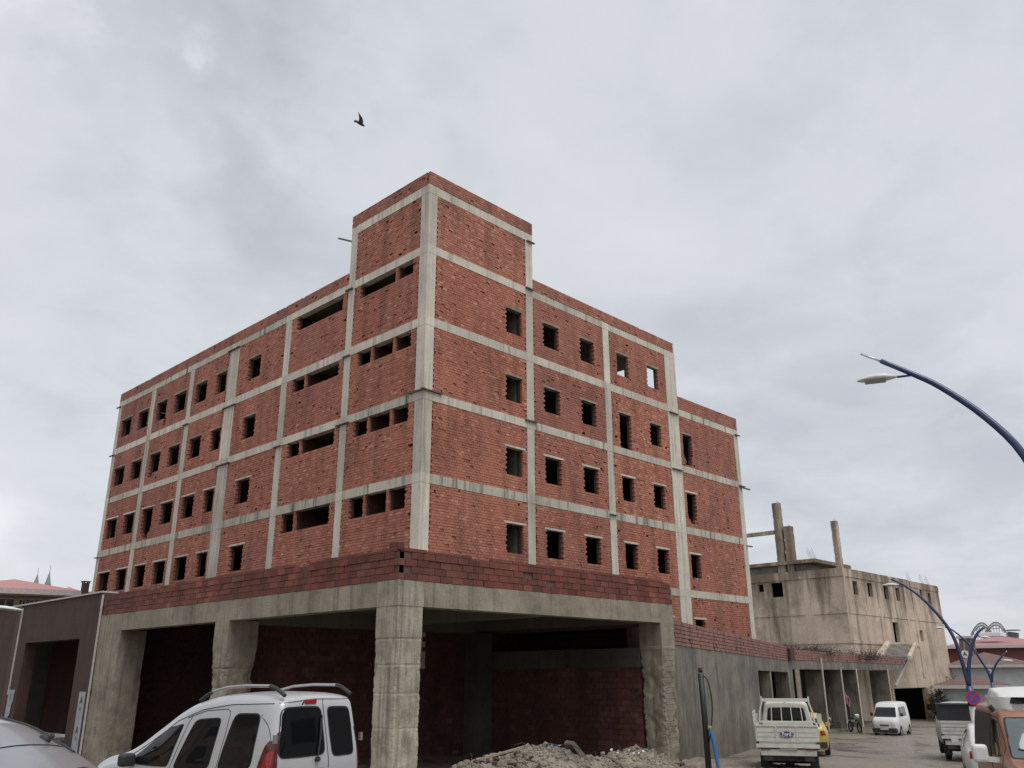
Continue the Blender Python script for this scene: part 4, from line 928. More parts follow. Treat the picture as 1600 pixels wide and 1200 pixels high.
class Body:
    """a lofted car body: x forward from the tail, y left, z up"""
    def __init__(s, top, half, belt, length, tr=.80, zb=.22, rc=.13, crown=.03, endr=.16, frontr=.25, lean=0.0, arches=(), archr=.34, it=3, noser=None):
        top = smooth_tab(top, it=it); half = smooth_tab(half); belt = smooth_tab(belt)
        xs = [0, .008, .03, .07, .13] + list(np.linspace(.2, length - .26, 46)) + [length - .18, length - .1, length - .05, length - .02, length]
        NS = 15; vs = []; s.v = vs; fs = []
        for ax_ in arches: xs += [ax_ + d for d in (-archr, -archr * .92, -archr * .7, -archr * .35, 0, archr * .35, archr * .7, archr * .92, archr)]
        xs = sorted(set(round(float(x), 4) for x in xs))
        for x in xs:
            zt = lerp_tab(top, x); w = lerp_tab(half, x); bl = lerp_tab(belt, x)
            if x < endr: q = 1 - math.sqrt(max(0, 1 - ((endr - x) / endr) ** 2)); w -= q * endr * .8; zt -= q * endr * .45
            if x > length - frontr: q = 1 - math.sqrt(max(0, 1 - ((x - length + frontr) / frontr) ** 2)); w -= q * frontr * .8; zt -= q * frontr * .5
            b = min(bl, zt - .13); k = max(0, min(1, (zt - bl - .02) / .5)); t_ = .93 + (tr - .93) * k; wr = w * t_
            z0 = zb
            for a in arches:
                if abs(x - a) < archr: z0 = max(z0, .30 + math.sqrt(max(0, archr ** 2 - (x - a) ** 2)))
            c = min(rc, (zt - b) * .5)
            pts = [(w * .90, z0), (w * .97, max(z0 + .01, zb + .08)), (w, max(z0 + .02, zb + .28)), (w * 1.005, max(z0 + .03, (b + zb + .28) / 2)), (w, max(z0 + .05, b - .06)), (w * .985, max(z0 + .06, b))]
            n_ = 3
            for i in range(1, n_ + 1):
                f = i / (n_ + .0); pts.append((w * .985 + (wr - w * .985) * f + math.sin(f * math.pi) * .012, max(z0 + .07, b) + (zt - c - max(z0 + .07, b)) * f))
            for i in range(1, 4):
                an = i / 3 * math.pi / 2; pts.append((wr - c * (1 - math.cos(an)), zt - c + c * math.sin(an)))
            pts += [(wr * .55, zt + crown * .6), (wr * .25, zt + crown * .92), (0, zt + crown)]
            ln = lean
            ring = [(p[0], p[1]) for p in pts] + [(-p[0], p[1]) for p in reversed(pts[:-1])]
            for (y, z) in ring:
                xx = x + (lean * max(0, z - .95) * max(0, 1 - x / .9) if lean else 0)
                vs.append((xx, y, z))
            s.n = len(ring)
        n = s.n
        for i in range(len(xs) - 1):
            for k_ in range(n - 1): fs.append((i * n + k_, i * n + k_ + 1, (i + 1) * n + k_ + 1, (i + 1) * n + k_))
            fs.append((i * n + n - 1, i * n, (i + 1) * n, (i + 1) * n + n - 1))
        for base in (0, (len(xs) - 1) * n):       # end faces as strips across
            h = n // 2
            for k_ in range(h): fs.append((base + k_, base + k_ + 1, base + n - 2 - k_, base + n - 1 - k_) if base + k_ + 1 != base + n - 2 - k_ else (base + k_, base + k_ + 1, base + n - 1 - k_))
        s.f = [tuple(dict.fromkeys(f)) for f in fs]; s.f = [f for f in s.f if len(f) > 2]
        s.bvh = BVHTree.FromPolygons([Vector(v) for v in vs], s.f)
    def link(s, mat, parent, name='body'):
        mb = MB(); mb.add(s.v, s.f); return lk(name, mb, mat, parent, True, True, 50)
    def hit(s, a, b, view, off):
        """project a point of a side / rear / front / top drawing onto the body"""
        if view in ('L', 'R'): sg = 1 if view == 'L' else -1; o = Vector((a, sg * 4, b)); d = Vector((0, -sg, 0))
        elif view == 'B': o = Vector((-4, a, b)); d = Vector((1, 0, 0))
        elif view == 'F': o = Vector((9, a, b)); d = Vector((-1, 0, 0))
        else: o = Vector((a, b, 6)); d = Vector((0, 0, -1))
        loc, nr, i, dist = s.bvh.ray_cast(o, d)
        if loc is None: return None
        if nr.dot(d) > 0: nr = -nr
        return loc - d * off
    def patch(s, outline, view, off, name, mat, parent, rings=6):
        """a curved panel lying on the body inside a closed outline"""
        n = len(outline); cx = sum(p[0] for p in outline) / n; cy = sum(p[1] for p in outline) / n; vs = []; ok = True
        c = s.hit(cx, cy, view, off)
        if c is None: return None
        vs.append(c)
        for r in range(1, rings + 1):
            f = r / rings
            for (a, b) in outline:
                h = s.hit(cx + (a - cx) * f, cy + (b - cy) * f, view, off)
                vs.append(h if h is not None else vs[-1])
        # a thin rim reaching into the body gives the panel its thickness
        dv = {'L': Vector((0, -1, 0)), 'R': Vector((0, 1, 0)), 'B': Vector((1, 0, 0)), 'F': Vector((-1, 0, 0)), 'T': Vector((0, 0, -1))}[view]
        b0 = 1 + (rings - 1) * n; e0 = len(vs)
        for k in range(n): vs.append(vs[b0 + k] + dv * (off + .006))
        fs = [(0, 1 + k, 1 + (k + 1) % n) for k in range(n)]
        for r in range(rings - 1):
            for k in range(n): fs.append((1 + r * n + k, 1 + (r + 1) * n + k, 1 + (r + 1) * n + (k + 1) % n, 1 + r * n + (k + 1) % n))
        for k in range(n): fs.append((b0 + k, e0 + k, e0 + (k + 1) % n, b0 + (k + 1) % n))
        mb = MB(); mb.add(vs, fs); return lk(name, mb, mat, parent, True, True, 50)
    def line(s, pts, view, name, mat, parent, r=.005, off=.0, closed=False, step=.05):
        P = []
        seq = list(pts) + ([pts[0]] if closed else [])
        for (a, b), (c, d) in zip(seq, seq[1:]):
            m = max(1, int(math.hypot(c - a, d - b) / step))
            for i in range(m):
                t = i / m; h = s.hit(a + (c - a) * t, b + (d - b) * t, view, off)
                if h is not None: P.append(h)
        h = s.hit(*seq[-1], view, off)
        if h is not None: P.append(h)
        if len(P) < 2: return None
        mb = MB(); mb.tube(P, r, 5, not closed); return lk(name, mb, mat, parent, True)
def rpoly(pts, r=.05, n=5):
    """polygon with rounded corners"""
    out_ = []; m = len(pts)
    for i in range(m):
        p0, p1, p2 = Vector(pts[i - 1]).to_2d() if False else Vector((*pts[i - 1], 0)), Vector((*pts[i], 0)), Vector((*pts[(i + 1) % m], 0))
        a = (p0 - p1); b = (p2 - p1); rr = min(r, a.length * .45, b.length * .45)
        s_ = p1 + a.normalized() * rr; e_ = p1 + b.normalized() * rr
        for k in range(n + 1):
            t = k / n; q = s_ * (1 - t) ** 2 + p1 * 2 * t * (1 - t) + e_ * t ** 2; out_.append((q.x, q.y))
        L_ = (p2 - p1).length - 2 * rr; st = max(1, int(L_ / .12))
        e2 = p2 + (p1 - p2).normalized() * min(r, (p1 - p2).length * .45)
        for k in range(1, st): q = e_.lerp(e2, k / st); out_.append((q.x, q.y))
    return out_
def grow(pts, d):
    n = len(pts); cx = sum(p[0] for p in pts) / n; cy = sum(p[1] for p in pts) / n; o = []
    for (a, b) in pts:
        v = Vector((a - cx, b - cy, 0)); l = v.length; v = v * ((l + d) / l); o.append((cx + v.x, cy + v.y))
    return o
def paint(name, col, rough=.35, metal=.0, coat=.6, dirt=.06):
    m, t, b = mat_new(name); L = t.links.new
    tc = t.nodes.new('ShaderNodeTexCoord'); n = N(t, 'ShaderNodeTexNoise', i_Scale=3.0, i_Detail=8.0, i_Roughness=.7); L(tc.outputs['Object'], n.inputs['Vector'])
    sp = N(t, 'ShaderNodeSeparateXYZ'); L(tc.outputs['Object'], sp.inputs[0])
    mr = N(t, 'ShaderNodeMapRange', i_1=.95, i_2=.25, i_3=0.0, i_4=.55); L(sp.outputs[2], mr.inputs[0])
    r = N(t, 'ShaderNodeMapRange', i_1=.35, i_2=.75, i_3=.25, i_4=1.0); L(n.outputs[0], r.inputs[0])
    mu = N(t, 'ShaderNodeMath', operation='MULTIPLY'); L(mr.outputs[0], mu.inputs[0]); L(r.outputs[0], mu.inputs[1])
    ad = N(t, 'ShaderNodeMath', operation='ADD', use_clamp=True); L(mu.outputs[0], ad.inputs[0]); r2 = N(t, 'ShaderNodeMapRange', i_1=.45, i_2=.8, i_3=0, i_4=dirt * 3); L(n.outputs[0], r2.inputs[0]); L(r2.outputs[0], ad.inputs[1])
    mx = N(t, 'ShaderNodeMix', data_type='RGBA'); L(ad.outputs[0], mx.inputs[0]); mx.inputs[6].default_value = (*col, 1); mx.inputs[7].default_value = (.16, .13, .10, 1)
    L(mx.outputs[2], b.inputs['Base Color']); b.inputs['Metallic'].default_value = metal
    rr = N(t, 'ShaderNodeMapRange', i_1=0, i_2=1, i_3=rough, i_4=.85); L(ad.outputs[0], rr.inputs[0]); L(rr.outputs[0], b.inputs['Roughness'])
    b.inputs['Coat Weight'].default_value = coat; b.inputs['Coat Roughness'].default_value = .08
    return m
P_SIL = paint('silver_paint', (.53, .54, .55), .34, .2); P_WHT = paint('white_paint', (.70, .70, .68), .4, 0, .4); P_WHT2 = paint('grubby_white_paint', (.62, .61, .55), .5, 0, .2, .12)
P_ORG = paint('orange_paint', (.30, .145, .09), .4, .1, .4); P_DRK = paint('dark_violet_paint', (.035, .03, .045), .3, .2); P_YEL = paint('yellow_paint', (.55, .40, .06), .45)
GLS = simple('car_glass', (.006, .007, .008), .02, spec=.5)
RUB = simple('black_rubber', (.018, .018, .018), .7); PLA = simple('black_plastic', (.03, .03, .032), .5, var=.2, scale=10); CHR = simple('dull_steel', (.45, .46, .47), .35, .8); REDL = simple('red_lens', (.30, .012, .012), .15, coat=.5); REDD = simple('dark_red_lens', (.10, .012, .014), .15, coat=.5)
LENS = simple('clear_lens', (.55, .56, .56), .12, coat=.5); ORL = simple('orange_lens', (.5, .14, .02), .2); GAP = simple('panel_gap', (.015, .015, .015), .9)
def wheel(root, x, y, r, w, side, z=None):
    z = r if z is None else z; s_ = side
    mb = MB(); prof = [(r * .62, -w / 2), (r * .9, -w / 2), (r * .98, -w * .38), (r, -w * .2), (r, w * .2), (r * .98, w * .38), (r * .9, w / 2), (r * .62, w / 2)]; n = 24; vs = []
    for k in range(n):
        a = 2 * math.pi * k / n
        for (rr, yy) in prof: vs.append((x + math.cos(a) * rr, y + yy, z + math.sin(a) * rr))
    m_ = len(prof); fs = [(k * m_ + i, k * m_ + (i + 1) % m_, ((k + 1) % n) * m_ + (i + 1) % m_, ((k + 1) % n) * m_ + i) for k in range(n) for i in range(m_)]
    mb.add(vs, fs); wh = lk('wheel', mb, RUB, root, True, True)
    mb = MB(); mb.tube([(x, y + s_ * w * .1, z), (x, y + s_ * w * .36, z)], r * .62, 20); mb.tube([(x, y + s_ * w * .36, z), (x, y + s_ * w * .44, z)], r * .2, 12)
    for k in range(6):
        a = k * math.pi / 3; mb.bar((x + math.cos(a) * r * .15, y + s_ * w * .38, z + math.sin(a) * r * .15), (x + math.cos(a) * r * .58, y + s_ * w * .37, z + math.sin(a) * r * .58), .05, .03, (0, 1, 0))
    lk('rim', mb, CHR, wh, True, True)
def mbx(name, mat, parent, *boxes, smooth=False):
    mb = MB()
    for b in boxes: mb.box(*b)
    return lk(name, mb, mat, parent)
def window(B, pts, view, root, r=.06, name='window', seal=.018, gl=None):
    o = rpoly(pts, r); s_ = B.patch(grow(o, seal), view, .006, 'window_seal', RUB, root)
    if s_ is None: return None
    w = B.patch(o, view, .011, 'window', gl or GLS, root); s_.parent = w
    return w

# --- silver leisure van seen from behind
def silver_van():
    root = thing('silver_van', 'silver passenger van with black roof rails parked before the concrete frame', 'van')
    root.location = (-12.83778 , -13.64507, 0.0); root.rotation_euler = (0, 0, math.radians(102))
    B = Body(top=[(0, 1.72), (.25, 1.76), (.9, 1.77), (1.35, 1.74), (1.75, 1.65), (2.1, 1.50), (2.5, 1.27), (2.9, 1.03), (3.1, .97), (3.6, .88), (4.0, .72)], half=[(0, .80), (.3, .825), (1.5, .83), (2.8, .83), (3.4, .80), (4.0, .66)],
             belt=[(0, .93), (1.5, .90), (2.9, .86), (3.3, .8), (4.0, .6)], length=4.0, tr=.84, lean=.10, arches=(.72, 3.3), archr=.36, endr=.10)
    B.link(P_SIL, root)
    window(B, [(.99, .86), (.40, .90), (.38, 1.53), (.84, 1.52)], 'L', root, .1); window(B, [(.99, .86), (.40, .90), (.38, 1.53), (.84, 1.52)], 'R', root, .1)
    for v in 'LR':
        window(B, [(1.86, .84), (1.18, .86), (1.10, 1.47), (1.60, 1.43)], v, root, .09); window(B, [(2.78, .92), (2.62, .86), (2.0, .86), (1.86, 1.38), (2.18, 1.31)], v, root, .05)
        B.line([(1.0, .35), (1.02, .82), (.96, 1.30), (.95, 1.55), (1.02, 1.585), (1.45, 1.555), (1.80, 1.46)], v, 'door_gap', GAP, root, .005); B.line([(1.93, .35), (1.93, .84), (1.76, 1.38), (1.70, 1.50)], v, 'door_gap', GAP, root, .005)
        B.line([(.2, 1.66), (.95, 1.64), (1.5, 1.57), (2.0, 1.42), (2.5, 1.14), (2.95, .92)], v, 'roof_gutter', PLA, root, .006)
        B.line([(.12, .55), (1.0, .55)], v, 'side_moulding', PLA, root, .02); B.line([(1.1, .55), (2.9, .55)], v, 'side_moulding', PLA, root, .02)
    window(B, [(.71, 1.03), (-.09, 1.03), (-.01, 1.60), (.64, 1.60)], 'B', root, .10, seal=.022); window(B, [(-.25, 1.0), (-.64, 1.0), (-.55, 1.58), (-.15, 1.59)], 'B', root, .08, seal=.022)
    B.line([(-.16, .42), (-.17, .95), (-.07, 1.62), (-.06, 1.71)], 'B', 'door_gap', GAP, root, .006); B.line([(.77, .45), (.78, 1.0), (.70, 1.66), (.1, 1.705), (-.62, 1.69), (-.735, 1.0), (-.76, .45)], 'B', 'door_gap', GAP, root, .005)
    o = rpoly([(.27, 1.645), (.06, 1.645), (.06, 1.705), (.27, 1.705)], .025); B.patch(o, 'B', .012, 'brake_lamp', REDL, root, 3)
    # tail lamps wrap the rear corner
    for v, s_ in (('L', 1), ('R', -1)):
        a = B.patch(rpoly([(.015, .55), (.30, .60), (.26, .95), (.20, 1.16), (.04, 1.34), (.015, 1.30)], .05), v, .010, 'tail_lamp', REDD, root)
        if a: 
            b_ = B.patch(rpoly([(.05, .86), (.2, .88), (.15, 1.08), (.05, 1.12)], .04), v, .017, 'lamp_lens', REDL, a, 4)
        B.patch(rpoly([(s_ * .79, .55), (s_ * .745, .55), (s_ * .72, 1.2), (s_ * .735, 1.28), (s_ * .79, 1.0)], .01), 'B', .008, 'tail_lamp_edge', REDD, root, 3)
    for sy in (1, -1):     # roof rails on their feet
        rail = [(.10, sy * .615, 1.765), (.22, sy * .615, 1.83), (.36, sy * .615, 1.872), (.8, sy * .612, 1.875), (1.2, sy * .61, 1.85), (1.5, sy * .605, 1.79), (1.70, sy * .60, 1.69)]
        mb = MB(); mb.tube(rail, .020, 8); rl = lk('roof_rail', mb, CHR, root, True)
        mb = MB(); mb.tube([(.08, sy * .615, 1.755), (.16, sy * .615, 1.80), (.25, sy * .615, 1.845), (.36, sy * .615, 1.874)], .026, 8); lk('rail_foot', mb, PLA, rl, True); mb = MB(); mb.tube([(1.48, sy * .605, 1.795), (1.60, sy * .603, 1.745), (1.72, sy * .60, 1.68)], .025, 8); lk('rail_foot', mb, PLA, rl, True)
    mb = MB(); mb.tube([B.hit(.06, .98, 'B', .03), B.hit(.02, 1.2, 'B', .035), B.hit(-.01, 1.47, 'B', .03)], .012, 6); mb.tube([B.hit(.0, 1.2, 'B', .028), B.hit(-.03, 1.5, 'B', .025)], .010, 6); lk('wiper', mb, PLA, root)
    mb = MB(); h = B.hit(.06, .97, 'B', .03); mb.disc(h, (1, 0, 0), .03, .05); lk('wiper_hub', mb, PLA, root)
    for z in (1.2, .7): mbx('hinge', CHR, root, (-.015, .03, -.80, -.76, z - .05, z + .05)); mbx('hinge', CHR, root, (-.015, .03, .775, .815, z - .05 + .05, z + .10))
    mb = MB(); h = B.hit(.33, 1.64, 'B', .02); mb.tube([h, h + Vector((-.03, 0, .04))], .01, 6); lk('washer_nozzle', mb, PLA, root)
    for s_ in (1, -1):
        mb = MB(); mb.obox((2.72, s_ * .93, .91), (1, 0, 0), (0, 1, 0), (0, 0, 1), .07, .11, .085); mr = lk('mirror', mb, PLA, root); bv = mr.modifiers.new('b', 'BEVEL'); bv.width = .045; bv.segments = 3
        mb = MB(); mb.bar((2.74, s_ * .8, .86), (2.73, s_ * .88, .87), .05); lk('mirror_arm', mb, PLA, mr)
    B.patch(rpoly([(.62, .97), (-.62, .97), (-.5, 1.05), (.5, 1.05)], .02), 'F', .004, 'scuttle', PLA, root, 2)
    mb = MB(); mb.box(-.05, .14, -.80, .80, .28, .50); bp = lk('rear_bumper', mb, PLA, root); bv = bp.modifiers.new('b', 'BEVEL'); bv.width = .05; bv.segments = 3
    mbx('number_plate', simple('plate_white', (.7, .7, .7), .5), root, (-.03, -.02, .12, .62, .62, .73)); mbx('door_handle', PLA, root, (-.035, .0, -.05, .12, .82, .86))
    # windscreen follows the steep nose
    P = []
    ws = [(-.62, 1.10), (.62, 1.10), (.55, 1.60), (-.55, 1.60)]
    B.patch(rpoly(ws, .06), 'F', .01, 'windscreen', GLS, root)
    for x in (.72, 3.3):
        for s_ in (1, -1): wheel(root, x, s_ * .73, .30, .17, s_)
    return root
silver_van()

# --- silver car at the lower left, only its roof in view
def silver_car():
    root = thing('silver_car', 'silver car with wet dark streaks on its curved roof at the lower left', 'car')
    c = CAM; root.location = (c.x + 3.0, c.y + 7.75, -.02); root.rotation_euler = (0, 0, math.radians(120)); root.scale = (1, 1, 1.12)
    B = Body(top=[(0, .95), (.25, 1.05), (.6, 1.22), (1.1, 1.42), (1.8, 1.54), (2.5, 1.52), (3.0, 1.36), (3.5, 1.0), (4.3, .85), (4.5, .6)], half=[(0, .72), (.4, .84), (2, .87), (3.6, .85), (4.5, .6)], belt=[(0, .85), (2, .92), (4.5, .7)], length=4.5, tr=.74, arches=(.8, 3.5), archr=.35, crown=.045, rc=.08)
    B.link(paint('mid_grey_paint', (.33, .34, .355), .3, .4), root)
    for v in 'LR':
        window(B, [(1.2, .97), (2.0, .97), (2.05, 1.38), (1.5, 1.32)], v, root, .05); window(B, [(2.1, .97), (3.2, .97), (2.75, 1.30), (2.15, 1.38)], v, root, .05)
    for sy in (1, -1):
        P = [B.hit(x, sy * (.60 - .02 * abs(x - 1.8)), 'T', .0) for x in np.linspace(.62, 3.0, 22)]; P = [p for p in P if p]
        mb = MB(); mb.tube(P, .017, 8); lk('roof_moulding', mb, PLA, root, True)
        P = [B.hit(x, sy * (.555 - .02 * abs(x - 1.8)), 'T', .0) for x in np.linspace(.75, 2.9, 20)]; P = [p for p in P if p]
        mb = MB(); mb.tube(P, .004, 5); lk('roof_seam', mb, GAP, root, True)
    P = [(.52 - 1.04 * i / 14) for i in range(15)]
    B.patch(rpoly([(.58, .98), (-.58, .98), (-.5, 1.14), (.5, 1.14)], .05), 'B', .008, 'rear_window', GLS, root)
    mb = MB(); mb.tube([B.hit(.72, y, 'T', .002) for y in np.linspace(-.55, .55, 14)], .005, 5); lk('hatch_gap', mb, GAP, root)
    mb = MB(); p = B.hit(.80, -.44, 'T', .0); mb.tube([p, p + Vector((-.05, 0, .05))], .022, 8); p2_ = B.hit(.88, -.44, 'T', 0); mb.tube([p, p2_], .02, 6); lk('antenna_foot', mb, PLA, root, True)
    wt = simple('wet_grime', (.10, .10, .11), .15)
    q = [(1.75, -.34), (1.62, -.40), (1.45, -.46), (1.30, -.52), (1.36, -.49), (1.5, -.42), (1.66, -.34), (1.74, -.28), (1.82, -.30)]
    B.patch(rpoly(q, .03), 'T', .0025, 'wet_streak', wt, root, 3)
    for x in (.8, 3.5):
        for s_ in (1, -1): wheel(root, x, s_ * .76, .31, .19, s_)
    return root
silver_car()

# --- white pickups
def pickup(label, px, r, head, paintm, emblem, rack, rib=False, topdark=False):
    root = thing('pickup_truck', label, 'truck'); place(root, px, r, 0, head); root.location.z = ground_z(root.location.x, root.location.y)
    bt, bb = 1.31, .89
    tg = mbx('tailgate', paintm, root, (-.02, .03, -.83, .83, bb, bt))
    if not rib:
        for z0, z1 in ((bb + .03, bb + .12), (bb + .15, bb + .24), (bb + .27, bb + .36)):
            for y0, y1 in ((-.79, -.30), (-.25, .25), (.30, .79)): mbx('pressed_panel', paintm, tg, (-.036, -.021, y0, y1, z0, z1))
        mbx('tailgate_rib', paintm, tg, (-.055, -.021, -.295, -.255, bb, bt + .01)); mbx('tailgate_rib', paintm, tg, (-.055, -.021, .255, .295, bb, bt + .01)); mbx('top_rail', paintm, tg, (-.05, .05, -.83, .83, bt + .002, bt + .035))
    else:
        for k in range(5): mbx('tailgate_rib', paintm, tg, (-.045, -.021, -.81, .81, bb - .1 + k * .12, bb - .1 + k * .12 + .085))
    mbx('bed_floor', paintm, root, (.0, 2.1, -.83, .83, bb - .08, bb - .005)); mbx('bed_sill', paintm, root, (-.06, .04, -.84, .84, bb - .13, bb - .03))
    for s_ in (1, -1): mbx('bed_side', paintm, root, (.035, 2.1, s_ * .83 - .02, s_ * .83 + .02, bb, bt))
    for s_ in (1, -1): mbx('latch', PLA, root, (-.05, .03, s_ * .80 - .04, s_ * .80 + .04, bb - .03, bb + .03))
    # cab
    B = Body(top=[(0, 1.86), (.3, 1.9), (.9, 1.88), (1.2, 1.74), (1.6, 1.3), (1.9, 1.12), (2.4, .98), (2.6, .8)], half=[(0, .76), (2.0, .80), (2.6, .68)], belt=[(0, 1.2), (1.6, 1.1), (2.6, .8)], length=2.6, tr=.83, zb=.42, endr=.08, arches=(1.6,), archr=.36)
    cab = thing('c', 'x', 'x'); COL.objects.unlink(cab); bpy.data.objects.remove(cab)
    b_ = B.link(paintm, root, 'cab'); b_.location = (2.15, 0, 0)
    w = window(B, [(.56, 1.36), (-.56, 1.36), (-.50, 1.72), (.50, 1.72)], 'B', root, .07); w.location = (2.15, 0, 0)
    for v in 'LR':
        w = window(B, [(.25, 1.2), (.95, 1.2), (.85, 1.66), (.25, 1.72)], v, root, .05); w.location = (2.15, 0, 0)
    if rack:
        z = 1.96; t = .025
        mb = MB(); mb.box(1.98, 2.03, -.70, .70, z - .06, z + .035); lk('rack_bar', mb, paintm, root)
        for s_ in (1, -1):
            mb = MB(); mb.tube([(2.0, s_ * .79, bt), (2.0, s_ * .76, 1.62), (2.0, s_ * .68, 1.86), (2.0, s_ * .68, z + .09)], .028, 6); lk('rack_post', mb, paintm, root)
        for y in (-.46, -.16, .14, .44): mb = MB(); mb.tube([(2.0, y, bt - .1), (2.0, y * .92, z - .1)], .014, 5); lk('window_guard_bar', mb, paintm, root)
        mbx('lower_rack_bar', paintm, root, (1.98, 2.03, -.78, .78, bt + .0, bt + .05))
        mb = MB(); mb.tube([(2.0, 0, z - .06), (2.0, 0, z - .14)], .03, 6); lk('rack_lamp', mb, paintm, root)
        for s_, nb in ((1, 4),):
            for z_ in (1.45, 1.56, 1.67): mb = MB(); mb.bar((.1, s_ * .85, z_), (1.2, s_ * .87, z_), .025); lk('side_gate_rail', mb, paintm, root)
            for x in (.1, .65, 1.2): mb = MB(); mb.bar((x, s_ * .85, 1.33), (x, s_ * .87, 1.70), .03); lk('side_gate_post', mb, paintm, root)
    if topdark:
        mbx('canopy', PLA, root, (.6, 2.1, -.78, .78, 1.34, 1.85)); mbx('canopy_roof', MT['dark'], root, (.5, 2.15, -.82, .82, 1.853, 1.89))
    for s_ in (1, -1): mb = MB(); mb.obox((3.2, s_ * .95, 1.38), (1, 0, 0), (0, 1, 0), (0, 0, 1), .05, .07, .14); lk('mirror', mb, paintm if rack else PLA, root)
    if emblem:
        blue = simple('emblem_blue', (.012, .028, .12), .3); em = thing('e', 'x', 'x'); bpy.data.objects.remove(em)
        zc = 1.11; mb = MB(); n = 28
        for (a, b, x0, x1) in ((.185, .085, -.062, -.057),): mb.poly([(x0, math.cos(2 * math.pi * k / n) * a, zc + math.sin(2 * math.pi * k / n) * b) for k in range(n)], (x1 - x0 + .02, 0, 0))
        e_ = lk('emblem', mb, blue, tg, fixn=True)
        mb = MB(); mb.tube([(-.066, math.cos(2 * math.pi * k / n) * .165, zc + math.sin(2 * math.pi * k / n) * .07) for k in range(n + 1)], .004, 4); lk('emblem_rim', mb, LENS, tg)
        tx = text_mesh('Ford', .125, simple('emblem_white', (.8, .8, .8), .4), None, (-.067, 0, zc + .003), (0, -1, 0), (0, 0, 1), 'emblem_lettering', .002, .003)
        tx.data.transform(Matrix.Shear('XZ', 4, (0, 0)) if False else Matrix.Identity(4)); tx.parent = tg; tx.location = (0, 0, 0)
    # rear bar with lamps and plate, chassis
    mbx('rear_bar', paintm, root, (-.02, .06, -.74, .74, .56, .72)); mbx('chassis', PLA, root, (.0, 3.2, -.42, .42, .42, .60), (-.0, .3, -.68, .68, .42, .555))
    for s_ in (1, -1): mbx('tail_lamp', REDD, root, (-.05, -.021, s_ * .60 - .13, s_ * .60 + .13, .71, .84))
    np_ = mbx('number_plate', simple('dirty_plate', (.3, .3, .29), .6), root, (-.05, -.022, -.24, .22, .70, .81))
    mbx('lamp_board', MT['dark'], root, (-.019, .03, -.80, .80, .725, .855))
    mb = MB(); mb.tube([(.9, -.6, .34), (.9, .6, .34)], .05, 8); mb.tube([(.9, -.12, .34), (.9, .12, .34)], .14, 10); lk('axle', mb, PLA, root)
    for s_ in (1, -1): wheel(root, .9, s_ * .66, .34, .2, s_); wheel(root, 3.75, s_ * .68, .34, .19, s_)
    for s_ in (1, -1): mbx('mud_flap', RUB, root, (.42, .44, s_ * .66 - .12, s_ * .66 + .12, .2, .6))
    return root
pk = pickup('white pickup with blue oval emblem on its tailgate and bars over the cab window', 1224.5, 26.6, 26.5, P_WHT2, True, True)
pk2 = pickup('dirty white ribbed truck bed with dark canopy parked behind the lamp post on the right', 1504, 36, 22, paint('pale_grey_paint', (.50, .50, .48), .5, 0, .2, .12), False, False, True, True)

# --- generic hatchback for partly seen cars
def hatch(name, label, px, r, head, pm, z=None):
    root = thing(name, label, 'car'); place(root, px, r, 0, head); root.location.z = ground_z(root.location.x, root.location.y) if z is None else z
    B = Body(top=[(0, .95), (.15, 1.1), (.5, 1.36), (1.0, 1.45), (1.9, 1.45), (2.4, 1.33), (2.95, 1.0), (3.7, .86), (4.0, .62)], half=[(0, .70), (.4, .80), (2, .82), (3.4, .8), (4.0, .6)], belt=[(0, .85), (2, .90), (4.0, .7)], length=4.0, tr=.76, arches=(.7, 3.15), archr=.34)
    B.link(pm, root)
    for v in 'LR': window(B, [(.75, .95), (1.6, .93), (1.65, 1.32), (1.05, 1.30)], v, root, .05); window(B, [(1.7, .93), (2.7, .93), (2.3, 1.22), (1.75, 1.32)], v, root, .05)
    window(B, [(.5, 1.02), (-.5, 1.02), (-.45, 1.30), (.45, 1.30)], 'B', root, .05); window(B, [(.55, 1.02), (-.55, 1.02), (-.48, 1.32), (.48, 1.32)], 'F', root, .05)
    for s_ in (1, -1):
        B.patch(rpoly([(s_ * .68, .72), (s_ * .50, .72), (s_ * .50, .90), (s_ * .66, .90)], .03), 'B', .01, 'tail_lamp', REDL, root, 3); B.patch(rpoly([(s_ * .58, .58), (s_ * .36, .58), (s_ * .36, .70), (s_ * .55, .70)], .03), 'F', .01, 'headlight', LENS, root, 3)
        mb = MB(); mb.obox((2.55, s_ * .92, 1.0), (1, 0, 0), (0, 1, 0), (0, 0, 1), .05, .09, .07); lk('mirror', mb, pm, root)
    mb = MB(); mb.box(-.04, .1, -.7, .7, .3, .5); lk('rear_bumper', mb, PLA, root)
    for x in (.7, 3.15):
        for s_ in (1, -1): wheel(root, x, s_ * .72, .30, .18, s_)
    return root
hatch('yellow_car', 'small yellow car mostly hidden ahead of the pickup with the oval emblem', 1255, 36, 28, P_YEL)
dc = hatch('dark_car', 'dark violet car standing nose out between the arcade pillars', 1297, 62.5, -70, P_DRK)
p_ = AR.p(10.4, 0, -4.6); dc.location = (p_.x, p_.y, ground_z(p_.x, p_.y) + .12)
hatch('white_car', 'white car squeezed between the orange van and the ribbed truck bed', 1549, 25.5, 19, P_WHT)

